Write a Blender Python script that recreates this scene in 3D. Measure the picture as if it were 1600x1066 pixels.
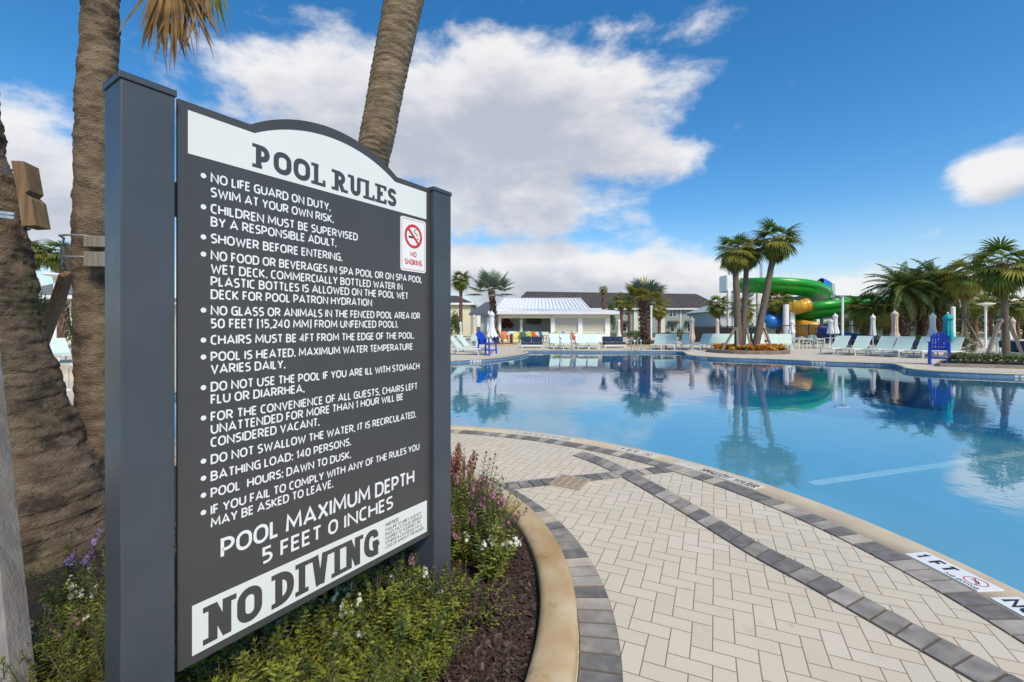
import bpy, math, random
from mathutils import Vector, Matrix, noise
from mathutils.geometry import tessellate_polygon
for o in list(bpy.data.objects): bpy.data.objects.remove(o)
S = bpy.context.scene
COL = S.collection
R = math.radians
PI = math.pi

# ------------------------------------------------------------------ camera, sky, sun, exposure
F, HOR, CH = 711.0, 510.0, 1.5            # lens in photo pixels, horizon row, eye height
cam = bpy.data.cameras.new('camera'); camo = bpy.data.objects.new('camera', cam); COL.objects.link(camo)
camo.location = (0, 0, CH); camo.rotation_euler = (R(90), 0, 0)
cam.sensor_width = 36; cam.lens = F / 1600 * 36; cam.shift_y = -(533 - HOR) / 1600
cam.clip_start = 0.05; cam.clip_end = 3000
S.camera = camo
SUN_EL, SUN_AZ = R(48), R(152)              # azimuth clockwise from +Y (view direction)
sund = bpy.data.lights.new('sun', 'SUN'); suno = bpy.data.objects.new('sun', sund); COL.objects.link(suno)
sund.energy = 3.0; sund.angle = R(18); sund.color = (1, .90, .75)
sdir = Vector((math.sin(SUN_AZ) * math.cos(SUN_EL), math.cos(SUN_AZ) * math.cos(SUN_EL), math.sin(SUN_EL)))
suno.rotation_euler = (-sdir).to_track_quat('-Z', 'Y').to_euler()
S.view_settings.view_transform = 'Standard'; S.view_settings.look = 'None'
S.view_settings.exposure = 0.34; S.view_settings.gamma = 1
S.cycles.max_bounces = 8; S.cycles.transparent_max_bounces = 12
S.cycles.caustics_reflective = False; S.cycles.caustics_refractive = False
SKY_STRENGTH = 0.1

W = bpy.data.worlds.new('World'); S.world = W; W.use_nodes = True
def build_sky():
    nt = W.node_tree; N = nt.nodes; L = nt.links
    for n in list(N): N.remove(n)
    out = N.new('ShaderNodeOutputWorld'); bg = N.new('ShaderNodeBackground')
    bg.inputs[1].default_value = SKY_STRENGTH
    L.new(bg.outputs[0], out.inputs[0])
    def M(op, a, b=None, c=None):
        n = N.new('ShaderNodeMath'); n.operation = op
        for i, x in enumerate((a, b, c)):
            if x is None: continue
            if isinstance(x, (int, float)): n.inputs[i].default_value = x
            else: L.new(x, n.inputs[i])
        return n.outputs[0]
    def sstep(x, a, b):
        n = N.new('ShaderNodeMapRange'); n.interpolation_type = 'SMOOTHSTEP'
        L.new(x, n.inputs[0]); n.inputs[1].default_value = a; n.inputs[2].default_value = b
        return n.outputs[0]
    def mix(f, a, b):
        n = N.new('ShaderNodeMix'); n.data_type = 'RGBA'
        L.new(f, n.inputs[0])
        for s, x in ((6, a), (7, b)):
            if isinstance(x, tuple): n.inputs[s].default_value = (*x, 1)
            else: L.new(x, n.inputs[s])
        return n.outputs[2]
    tc = N.new('ShaderNodeTexCoord')
    sep = N.new('ShaderNodeSeparateXYZ'); L.new(tc.outputs['Generated'], sep.inputs[0])
    x, y, z = sep.outputs
    az = M('ARCTAN2', x, y); el = M('ARCSINE', z)
    sky = N.new('ShaderNodeTexSky'); sky.sky_type = 'NISHITA'; sky.sun_disc = False
    sky.sun_elevation = SUN_EL; sky.sun_rotation = SUN_AZ
    sky.air_density = 1.0; sky.dust_density = 0.5; sky.ozone_density = 3.0
    # cloud masses: direction (azimuth, elevation) and half extents, in photo pixels
    blobs = [(600, 200, 260, 118, 1.05), (470, 150, 150, 70, .9), (830, 180, 255, 105, 1.05), (980, 120, 130, 45, .8), (960, 245, 150, 52, .85),
             (30, 300, 170, 120, .95), (830, 425, 300, 52, 1.12), (1010, 432, 200, 38, 1.0), (1150, 462, 330, 46, .85), (1480, 458, 330, 50, .75),
             (1555, 268, 92, 46, .92), (1060, 45, 200, 48, .62), (560, 30, 130, 30, .42), (770, 310, 220, 75, .95), (1150, 190, 90, 26, .4)]
    def density(daz, del_, detail):
        a = M('ADD', az, daz); e = M('ADD', el, del_)
        cmb = N.new('ShaderNodeCombineXYZ')
        L.new(M('MULTIPLY', M('SINE', a), M('COSINE', e)), cmb.inputs[0])
        L.new(M('MULTIPLY', M('COSINE', a), M('COSINE', e)), cmb.inputs[1])
        L.new(M('MULTIPLY', M('SINE', e), 1.9), cmb.inputs[2])
        nz = N.new('ShaderNodeTexNoise'); L.new(cmb.outputs[0], nz.inputs['Vector'])
        nz.inputs['Scale'].default_value = 5.0; nz.inputs['Detail'].default_value = detail
        nz.inputs['Roughness'].default_value = .60; nz.inputs['Distortion'].default_value = .12
        B = None
        for (px, py, hw, hh, k) in blobs:
            t = (px - 800) / F; a0 = math.atan(t); c = math.cos(a0)
            e0 = math.atan((HOR - py) / F * c)
            ra = hw / F * c * c; re = hh / F * c
            u = M('DIVIDE', M('SUBTRACT', a, a0), ra); v = M('DIVIDE', M('SUBTRACT', e, e0), re)
            r2 = M('ADD', M('MULTIPLY', u, u), M('MULTIPLY', v, v))
            g = M('MULTIPLY', M('POWER', 2.718, M('MULTIPLY', r2, -.75)), k)
            B = g if B is None else M('MAXIMUM', B, g)
        # elsewhere (behind the camera) loose broken cloud
        back = M('MULTIPLY', sstep(y, .25, -.2), .36)
        B = M('MAXIMUM', B, back)
        return M('ADD', M('MULTIPLY', B, 1.0), M('MULTIPLY', M('SUBTRACT', nz.outputs[0], .5), 1.5))
    d0 = density(0, 0, 7); d1 = density(-.02, .05, 6)
    cov = M('MULTIPLY', sstep(d0, .43, .80), .95)
    shade = sstep(d1, .42, 1.15)
    ccol = mix(shade, (7.3, 7.2, 7.2), (4.1, 4.35, 4.95))
    hs = N.new('ShaderNodeHueSaturation'); L.new(sky.outputs[0], hs.inputs['Color'])
    hs.inputs['Hue'].default_value = .497; hs.inputs['Saturation'].default_value = 1.34; hs.inputs['Value'].default_value = 1.36
    hz = M('MULTIPLY', sstep(el, .24, .0), .6)                # pale moist air low over the horizon
    L.new(mix(cov, mix(hz, hs.outputs[0], (4.9, 5.6, 6.5)), ccol), bg.inputs[0])
build_sky()

# ------------------------------------------------------------------ helpers
def G(px, py, z=0.0):
    """ground point seen at a photo pixel"""
    Y = F * (CH - z) / (py - HOR); return Vector(((px - 800) / F * Y, Y, z))
def D(px, py, Y):
    """point at distance Y seen at a photo pixel"""
    return Vector(((px - 800) / F * Y, Y, CH + (HOR - py) / F * Y))

class MB:
    def __init__(s): s.v = []; s.f = []; s.m = []
    def poly(s, pts, mi=0):
        b = len(s.v); s.v += [tuple(p) for p in pts]; s.f.append(tuple(range(b, b + len(pts)))); s.m.append(mi)
    def box(s, x0, x1, y0, y1, z0, z1, mi=0, M=None):
        c = [Vector((x, y, z)) for z in (z0, z1) for x, y in ((x0, y0), (x1, y0), (x1, y1), (x0, y1))]
        if M is not None: c = [M @ p for p in c]
        b = len(s.v); s.v += [tuple(p) for p in c]
        for q in ((3, 2, 1, 0), (4, 5, 6, 7), (0, 1, 5, 4), (1, 2, 6, 5), (2, 3, 7, 6), (3, 0, 4, 7)):
            s.f.append(tuple(b + i for i in q)); s.m.append(mi)
    def bar(s, p, q, w, t=None, mi=0, up=Vector((0, 0, 1))):
        p = Vector(p); q = Vector(q); t = w if t is None else t
        d = q - p; l = d.length; d.normalize()
        if abs(d.dot(up)) > .99: up = Vector((0, 1, 0))
        x = d.cross(up).normalized(); y = x.cross(d)
        M = Matrix((x, y, d)).transposed().to_4x4(); M.translation = p
        s.box(-w / 2, w / 2, -t / 2, t / 2, 0, l, mi, M)
    def tube(s, pts, rad, n=8, mi=0, cap=True, closed=False):
        pts = [Vector(p) for p in pts]
        if isinstance(rad, (int, float)): rad = [rad] * len(pts)
        b = len(s.v); K = len(pts); ref = None
        for i, p in enumerate(pts):
            d = (pts[(i + 1) % K] - pts[i - 1]) if closed else (pts[min(i + 1, K - 1)] - pts[max(i - 1, 0)])
            d.normalize()
            if ref is None: ref = d.orthogonal().normalized() if abs(d.z) > .9 else d.cross(Vector((0, 0, 1))).normalized()
            ref = (ref - d * ref.dot(d)).normalized(); o = d.cross(ref)
            for j in range(n):
                a = 2 * PI * j / n; s.v.append(tuple(p + (ref * math.cos(a) + o * math.sin(a)) * rad[i]))
        for i in range(K if closed else K - 1):
            i2 = (i + 1) % K
            for j in range(n):
                j2 = (j + 1) % n; s.f.append((b + i * n + j, b + i * n + j2, b + i2 * n + j2, b + i2 * n + j)); s.m.append(mi)
        if cap and not closed:
            s.f.append(tuple(b + j for j in reversed(range(n)))); s.m.append(mi)
            s.f.append(tuple(b + (K - 1) * n + j for j in range(n))); s.m.append(mi)
    def lathe(s, prof, n=16, mi=0, c=(0, 0, 0)):
        b = len(s.v); K = len(prof)
        for r, z in prof:
            for j in range(n):
                a = 2 * PI * j / n; s.v.append((c[0] + r * math.cos(a), c[1] + r * math.sin(a), c[2] + z))
        for i in range(K - 1):
            for j in range(n):
                j2 = (j + 1) % n; s.f.append((b + i * n + j, b + i * n + j2, b + (i + 1) * n + j2, b + (i + 1) * n + j)); s.m.append(mi)
        s.f.append(tuple(b + j for j in reversed(range(n)))); s.m.append(mi)
        s.f.append(tuple(b + (K - 1) * n + j for j in range(n))); s.m.append(mi)
    def grid(s, rows, mi=0, wrap=False):
        b = len(s.v); n = len(rows[0])
        for r in rows: s.v += [tuple(p) for p in r]
        for i in range(len(rows) - 1):
            for j in range(n if wrap else n - 1):
                k = (j + 1) % n; s.f.append((b + i * n + j, b + i * n + k, b + (i + 1) * n + k, b + (i + 1) * n + j)); s.m.append(mi)
    def prism(s, poly, a, b_, mi=0, fn=None):
        """polygon (2-D) extruded between a and b_; fn maps (x, y, h) to 3-D"""
        fn = fn or (lambda x, y, h: (x, y, h)); n = len(poly); b = len(s.v)
        for h in (a, b_): s.v += [tuple(fn(x, y, h)) for x, y in poly]
        s.f.append(tuple(b + i for i in reversed(range(n)))); s.m.append(mi)
        s.f.append(tuple(b + n + i for i in range(n))); s.m.append(mi)
        for i in range(n):
            j = (i + 1) % n; s.f.append((b + i, b + j, b + n + j, b + n + i)); s.m.append(mi)
    def mesh(s, name, mats, smooth=False):
        me = bpy.data.meshes.new(name); me.from_pydata(s.v, [], s.f)
        mats = mats if isinstance(mats, (list, tuple)) else [mats]
        for m in mats: me.materials.append(m)
        me.polygons.foreach_set('material_index', s.m)
        if smooth: me.polygons.foreach_set('use_smooth', [True] * len(s.f))
        me.update(); return me
    def build(s, name, mats, parent=None, smooth=False, bevel=0):
        return link(name, s.mesh(name, mats, smooth), parent, bevel)
def link(name, me, parent=None, bevel=0):
    o = bpy.data.objects.new(name, me); COL.objects.link(o)
    if parent is not None: o.parent = parent
    if bevel:
        md = o.modifiers.new('bevel', 'BEVEL'); md.width = bevel; md.segments = 2; md.limit_method = 'ANGLE'
    return o
def tag(o, label=None, cat=None, group=None, kind=None):
    if label: o['label'] = label
    if cat: o['category'] = cat
    if group: o['group'] = group
    if kind: o['kind'] = kind
    return o
def thing(name, label, cat, loc=(0, 0, 0), rz=0, group=None, scale=1):
    o = bpy.data.objects.new(name, None); COL.objects.link(o); o.empty_display_size = .2
    o.location = loc; o.rotation_euler = (0, 0, rz); o.scale = (scale,) * 3
    return tag(o, label, cat, group)
def copy_thing(root, loc, rz, label, group=None, scale=1):
    def rec(o, parent):
        c = o.copy(); COL.objects.link(c)
        if parent is not None: c.parent = parent
        for ch in list(o.children): rec(ch, c)
        return c
    r = rec(root, None); r.location = loc; r.rotation_euler = (0, 0, rz); r.scale = (scale,) * 3
    r['label'] = label
    if group: r['group'] = group
    return r
class Kit:
    """first call hands out the thing itself, later ones copies of it with all their parts"""
    def __init__(s, root): s.root = root; s.used = False
    def put(s, loc, rz, label, group=None, scale=1):
        if not s.used:
            s.used = True; o = s.root; o.location = loc; o.rotation_euler = (0, 0, rz); o.scale = (scale,) * 3
            o['label'] = label
            if group: o['group'] = group
            return o
        return copy_thing(s.root, loc, rz, label, group, scale)

# ------------------------------------------------------------------ materials
MATS = {}
def mat(name, col, rough=.6, var=0, vs=6, bump=0, bs=40, metal=0, spec=.5, col2=None, coord='Object', emit=None, detail=5, stretch=None, sheen=0, trans=0):
    m = bpy.data.materials.new(name); m.use_nodes = True; nt = m.node_tree; N = nt.nodes; L = nt.links
    b = N['Principled BSDF']; b.inputs['Roughness'].default_value = rough; b.inputs['Metallic'].default_value = metal
    b.inputs['Specular IOR Level'].default_value = spec; b.inputs['Base Color'].default_value = (*col, 1)
    tc = N.new('ShaderNodeTexCoord'); vec = tc.outputs[coord]
    if stretch:
        mp = N.new('ShaderNodeMapping'); mp.inputs['Scale'].default_value = stretch; L.new(vec, mp.inputs[0]); vec = mp.outputs[0]
    if var or col2:
        nz = N.new('ShaderNodeTexNoise'); L.new(vec, nz.inputs['Vector']); nz.inputs['Scale'].default_value = vs; nz.inputs['Detail'].default_value = detail
        rp = N.new('ShaderNodeValToRGB'); L.new(nz.outputs[0], rp.inputs[0])
        c1 = tuple(max(0, c * (1 - var)) for c in col); c2 = col2 or tuple(min(1, c * (1 + var)) for c in col)
        rp.color_ramp.elements[0].position = .32; rp.color_ramp.elements[1].position = .68
        rp.color_ramp.elements[0].color = (*c1, 1); rp.color_ramp.elements[1].color = (*c2, 1)
        L.new(rp.outputs[0], b.inputs['Base Color'])
    if bump:
        nb = N.new('ShaderNodeTexNoise'); L.new(vec, nb.inputs['Vector']); nb.inputs['Scale'].default_value = bs; nb.inputs['Detail'].default_value = 4
        bp = N.new('ShaderNodeBump'); bp.inputs['Strength'].default_value = bump; bp.inputs['Distance'].default_value = .02
        L.new(nb.outputs[0], bp.inputs['Height']); L.new(bp.outputs[0], b.inputs['Normal'])
    if trans:
        b.inputs['Subsurface Weight'].default_value = 0
        tr = N.new('ShaderNodeBsdfTranslucent'); mx = N.new('ShaderNodeMixShader'); mx.inputs[0].default_value = trans
        src = b.inputs['Base Color']
        if src.links: L.new(src.links[0].from_socket, tr.inputs[0])
        else: tr.inputs[0].default_value = (*col, 1)
        o = N['Material Output']; L.new(b.outputs[0], mx.inputs[1]); L.new(tr.outputs[0], mx.inputs[2]); L.new(mx.outputs[0], o.inputs[0])
    MATS[name] = m; return m
def nodes_of(m): return m.node_tree.nodes, m.node_tree.links

white = mat('white_paint', (.82, .82, .79), .45, .05, 3)
cream = mat('cream_siding', (.72, .68, .55), .6, .06, 2)
steel = mat('galvanised_strap', (.55, .56, .56), .35, .1, 30, metal=.8)
chrome = mat('stainless_rail', (.7, .7, .7), .2, metal=1)
post_m = mat('charcoal_powdercoat', (.058, .067, .078), .36, .10, 5, bump=.03, bs=220, spec=.45)
def weather(m, amt, drops):
    N, L = nodes_of(m); b = N['Principled BSDF']; tc = N.new('ShaderNodeTexCoord')
    n = N.new('ShaderNodeTexNoise'); L.new(tc.outputs['Object'], n.inputs['Vector']); n.inputs['Scale'].default_value = 3.5; n.inputs['Detail'].default_value = 9; n.inputs['Roughness'].default_value = .7
    r = N.new('ShaderNodeMapRange'); L.new(n.outputs[0], r.inputs[0]); r.inputs[1].default_value = .3; r.inputs[2].default_value = .7; r.inputs[3].default_value = b.inputs['Roughness'].default_value - amt; r.inputs[4].default_value = b.inputs['Roughness'].default_value + amt
    L.new(r.outputs[0], b.inputs['Roughness'])
    if drops:
        v = N.new('ShaderNodeTexVoronoi'); v.inputs['Scale'].default_value = 75; L.new(tc.outputs['Object'], v.inputs['Vector'])
        w = N.new('ShaderNodeTexWhiteNoise'); L.new(v.outputs['Color'], w.inputs['Vector'])
        g = N.new('ShaderNodeMath'); g.operation = 'GREATER_THAN'; L.new(w.outputs[0], g.inputs[0]); g.inputs[1].default_value = .80
        d = N.new('ShaderNodeMapRange'); d.interpolation_type = 'SMOOTHSTEP'; L.new(v.outputs['Distance'], d.inputs[0]); d.inputs[1].default_value = .17; d.inputs[2].default_value = .04
        k = N.new('ShaderNodeMath'); k.operation = 'MULTIPLY'; L.new(g.outputs[0], k.inputs[0]); L.new(d.outputs[0], k.inputs[1])
        bp = N.new('ShaderNodeBump'); bp.inputs['Strength'].default_value = .3; bp.inputs['Distance'].default_value = .001; L.new(k.outputs[0], bp.inputs['Height']); L.new(bp.outputs[0], b.inputs['Normal'])
weather(post_m, .10, True)
panel_m = mat('dark_grey_vinyl', (.064, .062, .060), .33, .05, 4, spec=.45)
weather(panel_m, .09, False)
letter_m = mat('white_vinyl', (.80, .81, .79), .45, .02, 8)
headw_m = mat('pale_vinyl', (.74, .76, .71), .4, .02, 3)
red_m = mat('red_ink', (.62, .035, .025), .45)
black_m = mat('black_ink', (.02, .02, .022), .5)
rubber = mat('black_metal', (.02, .022, .024), .5)

# ------------------------------------------------------------------ stroke lettering
def arc_pts(pl):
    out = []
    n = len(pl)
    for i, p in enumerate(pl):
        r = p[2] if len(p) > 2 else 0
        if r and 0 < i < n - 1:
            a = Vector(pl[i - 1][:2]); c = Vector(p[:2]); b = Vector(pl[i + 1][:2])
            da = (a - c); db = (b - c); 
            ka = .49 if len(pl[i - 1]) > 2 else .98; kb = .49 if len(pl[i + 1]) > 2 else .98
            ra = min(r, da.length * ka); rb = min(r, db.length * kb)
            A = c + da.normalized() * ra; B = c + db.normalized() * rb
            for k in range(6):
                t = k / 5; k1 = .55
                P1 = A + (c - A) * k1; P2 = B + (c - B) * k1; u = 1 - t
                out.append(A * u**3 + P1 * 3 * u * u * t + P2 * 3 * u * t * t + B * t**3)
        else: out.append(Vector(p[:2]))
    res = [out[0]]
    for q in out[1:]:
        if (q - res[-1]).length > 2e-5: res.append(q)
    return res
def ribbon(pts, w, closed=False):
    """quads of a stroke of width w along 2-D points"""
    n = len(pts); Ls = []; Rs = []
    for i in range(n):
        if closed: a, b = pts[i - 1], pts[(i + 1) % n]
        else: a, b = pts[max(i - 1, 0)], pts[min(i + 1, n - 1)]
        p = pts[i]
        d1 = (p - a).normalized() if (p - a).length > 1e-6 else None
        d2 = (b - p).normalized() if (b - p).length > 1e-6 else None
        d1 = d1 or d2; d2 = d2 or d1
        n1 = Vector((-d1.y, d1.x)); n2 = Vector((-d2.y, d2.x)); m = n1 + n2
        if m.length < .3: m = n1
        m.normalize(); k = 1 / max(.52, m.dot(n1))
        Ls.append(p + m * w / 2 * k); Rs.append(p - m * w / 2 * k)
    return [(Ls[i], Rs[i], Rs[(i + 1) % n], Ls[(i + 1) % n]) for i in range(n if closed else n - 1)]
C4 = .31
GL = {
 'A': (.80, [[(0, 0), (.5, 1), (1, 0)], [(.2, .28), (.8, .28)]]),
 'B': (.64, [[(0, .53), (0, 1), (.93, 1, .3), (.93, .53, .3), (0, .53)], [(0, .53), (1, .53, .3), (1, 0, .3), (0, 0), (0, .53)]]),
 'C': (.58, [[(1, 1), (0, 1, C4), (0, 0, C4), (1, 0)]]),
 'D': (.70, [[(0, 0), (0, 1), (1, 1, C4), (1, 0, C4), (0, 0)]]),
 'E': (.52, [[(1, 1), (0, 1), (0, 0), (1, 0)], [(0, .52), (.9, .52)]]),
 'F': (.49, [[(1, 1), (0, 1), (0, 0)], [(0, .49), (.9, .49)]]),
 'G': (.66, [[(1, 1), (0, 1, C4), (0, 0, C4), (1, 0), (1, .5), (.55, .5)]]),
 'H': (.71, [[(0, 0), (0, 1)], [(1, 0), (1, 1)], [(0, .52), (1, .52)]]),
 'I': (.17, [[(.5, 0), (.5, 1)]]),
 'J': (.42, [[(1, 1), (1, 0, .35), (0, 0)]]),
 'K': (.64, [[(0, 0), (0, 1)], [(.95, 1), (.18, .52), (1, 0)]]),
 'L': (.48, [[(0, 1), (0, 0), (1, 0)]]),
 'M': (.90, [[(0, 0), (.06, 1), (.5, .25), (.94, 1), (1, 0)]]),
 'N': (.74, [[(0, 0), (0, 1), (1, 0), (1, 1)]]),
 'O': (.74, [[(.5, 1), (0, 1, C4), (0, 0, C4), (1, 0, C4), (1, 1, C4), (.5, 1)]]),
 'P': (.62, [[(0, 0), (0, 1), (1, 1, .34), (1, .4, .34), (0, .4)]]),
 'R': (.66, [[(0, 0), (0, 1), (.95, 1, .32), (.95, .45, .32), (0, .45)], [(.45, .45), (1, 0)]]),
 'S': (.58, [[(.97, 1), (0, 1, .32), (0, .53, .3), (1, .5, .3), (1, 0, .32), (0, 0)]]),
 'T': (.58, [[(0, 1), (1, 1)], [(.5, 0), (.5, 1)]]),
 'U': (.70, [[(0, 1), (0, 0, C4), (1, 0, C4), (1, 1)]]),
 'V': (.70, [[(0, 1), (.5, 0), (1, 1)]]),
 'W': (.98, [[(0, 1), (.25, 0), (.5, .8), (.75, 0), (1, 1)]]),
 'X': (.68, [[(0, 0), (1, 1)], [(0, 1), (1, 0)]]),
 'Y': (.66, [[(0, 1), (.5, .45), (1, 1)], [(.5, 0), (.5, .45)]]),
 '0': (.64, [[(.5, 1), (0, 1, C4), (0, 0, C4), (1, 0, C4), (1, 1, C4), (.5, 1)]]),
 '1': (.36, [[(0, .78), (.75, 1), (.75, 0)]]),
 '2': (.54, [[(0, 1), (1, 1, .38), (1, .55, .2), (0, 0), (1, 0)]]),
 '3': (.54, [[(0, 1), (1, 1, .3), (1, .53, .3), (.25, .53)], [(.25, .53), (1, .53, .3), (1, 0, .3), (0, 0)]]),
 '4': (.60, [[(.74, 0), (.74, 1), (0, .28), (1, .28)]]),
 '5': (.54, [[(.95, 1), (.06, 1), (.06, .57), (1, .57, .34), (1, 0, .34), (0, 0)]]),
 '.': (.18, [[(.5, -.11), (.5, .11)]]), ',': (.18, [[(.6, .04), (.25, -.2)]]),
 ':': (.18, [[(.5, -.11), (.5, .11)], [(.5, .52), (.5, .74)]]),
 '(': (.26, [[(1, 1.06), (0, .85, .3), (0, .15, .3), (1, -.06)]]), ')': (.26, [[(0, 1.06), (1, .85, .3), (1, .15, .3), (0, -.06)]]),
 '[': (.26, [[(1, 1.05), (0, 1.05), (0, -.05), (1, -.05)]]), ']': (.26, [[(0, 1.05), (1, 1.05), (1, -.05), (0, -.05)]]),
 '&': (.66, [[(1, 0), (.15, .75), (.4, 1, .2), (.65, .75), (0, .3), (.3, 0, .2), (1, .45)]]),
}
def layout(txt, wt=.165, track=.055):
    """strokes as (centre line, layer, is_slab) in cap-height units, the total width and the stroke weight"""
    x = 0; out = []
    for ch in txt:
        if ch == ' ': x += .30; continue
        gw, strokes = GL[ch]; gw = max(gw, wt)
        for k, st in enumerate(strokes):
            out.append(([(x + wt / 2 + p[0] * (gw - wt), wt / 2 + p[1] * (1 - wt), *[r * .85 * min(gw, 1) / .62 for r in p[2:]]) for p in st], k, None))
        x += gw + track
    return out, x - track, wt
SLAB = {  # heavy slab-serif capitals: width, heavy strokes, thin slabs (x0, x1, y)
 'P': (.70, [[(.2, 0), (.2, 1)], [(.2, 1), (.86, 1, .3), (.86, .38, .3), (.2, .38)]], [(0, .48, 0), (0, .3, 1)]),
 'O': (.74, [[(.5, 1), (0, 1, .33), (0, 0, .33), (1, 0, .33), (1, 1, .33), (.5, 1)]], []),
 'L': (.62, [[(.22, 0), (.22, 1)]], [(0, .98, 0), (0, .5, 1)]),
 'R': (.76, [[(.2, 0), (.2, 1)], [(.2, 1), (.82, 1, .3), (.82, .44, .3), (.2, .44)], [(.5, .45), (.82, .02)]], [(0, .42, 0), (0, .3, 1), (.72, 1, 0)]),
 'U': (.76, [[(.18, 1), (.18, 0, .26), (.82, 0, .26), (.82, 1)]], [(0, .38, 1), (.62, 1, 1)]),
 'E': (.66, [[(.2, 0), (.2, 1)], [(.2, .52), (.75, .52)]], [(0, .98, 0), (0, .95, 1)]),
 'S': (.60, [[(.95, .8), (.9, 1, .2), (.05, 1, .34), (.05, .54, .32), (.97, .48, .32), (.97, 0, .34), (.05, 0, .2), (0, .2)]], []),
 'N': (.86, [[(.2, 0), (.2, 1)], [(.2, .95), (.8, .05)], [(.8, 0), (.8, 1)]], [(0, .38, 0), (0, .3, 1), (.62, 1, 1)]),
 'D': (.76, [[(.2, 0), (.2, 1)], [(.2, 1), (.95, 1, .44), (.95, 0, .44), (.2, 0)]], [(0, .3, 0), (0, .3, 1)]),
 'I': (.44, [[(.5, 0), (.5, 1)]], [(0, 1, 0), (0, 1, 1)]),
 'V': (.84, [[(.17, 1), (.43, 0)], [(.83, 1), (.57, 0)]], [(0, .36, 1), (.64, 1, 1)]),
 'G': (.74, [[(.92, .72), (.92, 1, .2), (.04, 1, .44), (.04, 0, .44), (.92, 0), (.92, .44), (.6, .44)]], [(.62, 1, .4)]),
}
def layout_slab(txt, wt=.235, sl=.145, track=.045):
    x = 0; out = []
    for ch in txt:
        if ch == ' ': x += .27; continue
        gw, strokes, slabs = SLAB[ch]
        for k, st in enumerate(strokes):
            pl = []
            for p in st:
                y = p[1]
                if len(st) > 2 or ch in 'OSGU': y = wt * .5 + y * (1 - wt)
                pl.append((x + wt / 2 + p[0] * (gw - wt), y, *[r * gw for r in p[2:]]))
            out.append((pl, k, None))
        for k, (a, b, yy) in enumerate(slabs):
            y0 = 0 if yy == 0 else (1 - sl if yy == 1 else yy - sl / 2); X = lambda t: x - .02 + t * (gw + .04)
            out.append(([(X(a), y0), (X(b), y0 + sl)], 4 + k, 'slab'))
        for xa, ya, yb in {'L': [(.80, .02, .30)], 'E': [(.78, .02, .27), (.76, .74, .98)]}.get(ch, []):
            out.append(([(x + xa * gw, ya), (x + gw * 1.0, yb)], 6, 'slab'))
        x += gw + track
    return out, x - track, wt
def put_text(mb, lay, fn, x0, y0, h, width=None, mi=0, layer=.00012, slant=0):
    """fn(s, t, lift) maps the text plane to 3-D"""
    strokes, w, wt = lay; k = width / w if width else h; c = (k * h) ** .5; W_ = wt * min(h, (k + h) / 2)
    for pl, l, slab in strokes:
        if slab:
            (xa, ya), (xb, yb) = pl; qs = [((xa, ya), (xb, ya), (xb, yb), (xa, yb))]; qs = [[Vector((p[0] * k, p[1] * h)) for p in q] for q in qs]
        else:
            pts = arc_pts([(p[0] * k, p[1] * h, *[r * c for r in p[2:]]) for p in pl]); closed = (pts[0] - pts[-1]).length < 1e-5 and len(pts) > 3
            if closed: pts = pts[:-1]
            qs = ribbon(pts, W_, closed)
        for q in qs: mb.poly([fn(x0 + p.x + slant * p.y, y0 + p.y, (l + 1) * layer) for p in q], mi)

# ------------------------------------------------------------------ pool outline
IC = Vector((-1.80, 2.28)); IR = 4.67                     # the round deck the camera stands on
def ic(a, r): return Vector((IC.x + r * math.cos(a), IC.y + r * math.sin(a)))
def spline(P, per=8):
    out = []
    for i in range(len(P) - 1):
        p0 = Vector(P[max(i - 1, 0)]); p1 = Vector(P[i]); p2 = Vector(P[i + 1]); p3 = Vector(P[min(i + 2, len(P) - 1)])
        for k in range(per):
            t = k / per
            out.append(.5 * ((2 * p1) + (p2 - p0) * t + (2 * p0 - 5 * p1 + 4 * p2 - p3) * t * t + (3 * p1 - p0 - 3 * p2 + p3) * t**3))
    out.append(Vector(P[-1])); return out
near = [ic(R(a), IR) for a in [-12 + 1.5 * i for i in range(128)]]        # -12 to 178 degrees, counter-clockwise
far = [(near[-1].x, near[-1].y), (-7.4, 1.6), (-9.6, 2.2), (-10.6, 4.5), (-9.8, 7.2), (-8.5, 8.75), (-7.6, 11), (-6.3, 15), (-4.9, 18.4), (-2.73, 20.1), (-1.2, 21.25), (0, 23.4),
       (.75, 25.4), (.95, 27), (.45, 28.4), (1.4, 28.75), (5.6, 28.4), (9.2, 28), (10.2, 27.3), (9.75, 25.6), (9.35, 24.0), (9.6, 23.0), (10.4, 22.1), (12, 21.2), (13.4, 19.9), (14.8, 19.1), (15.4, 18.5),
       (14.8, 17.3), (14.2, 16.3), (14.5, 15.4), (16.2, 14.35), (19.5, 13.0), (24, 11), (27, 6), (25, -3), (18, -7), (10, -8), (4.6, -5.5), (near[0].x, near[0].y)]
loop = near + spline(far, 6)[1:-1]                        # island side first, then the far shore
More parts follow.
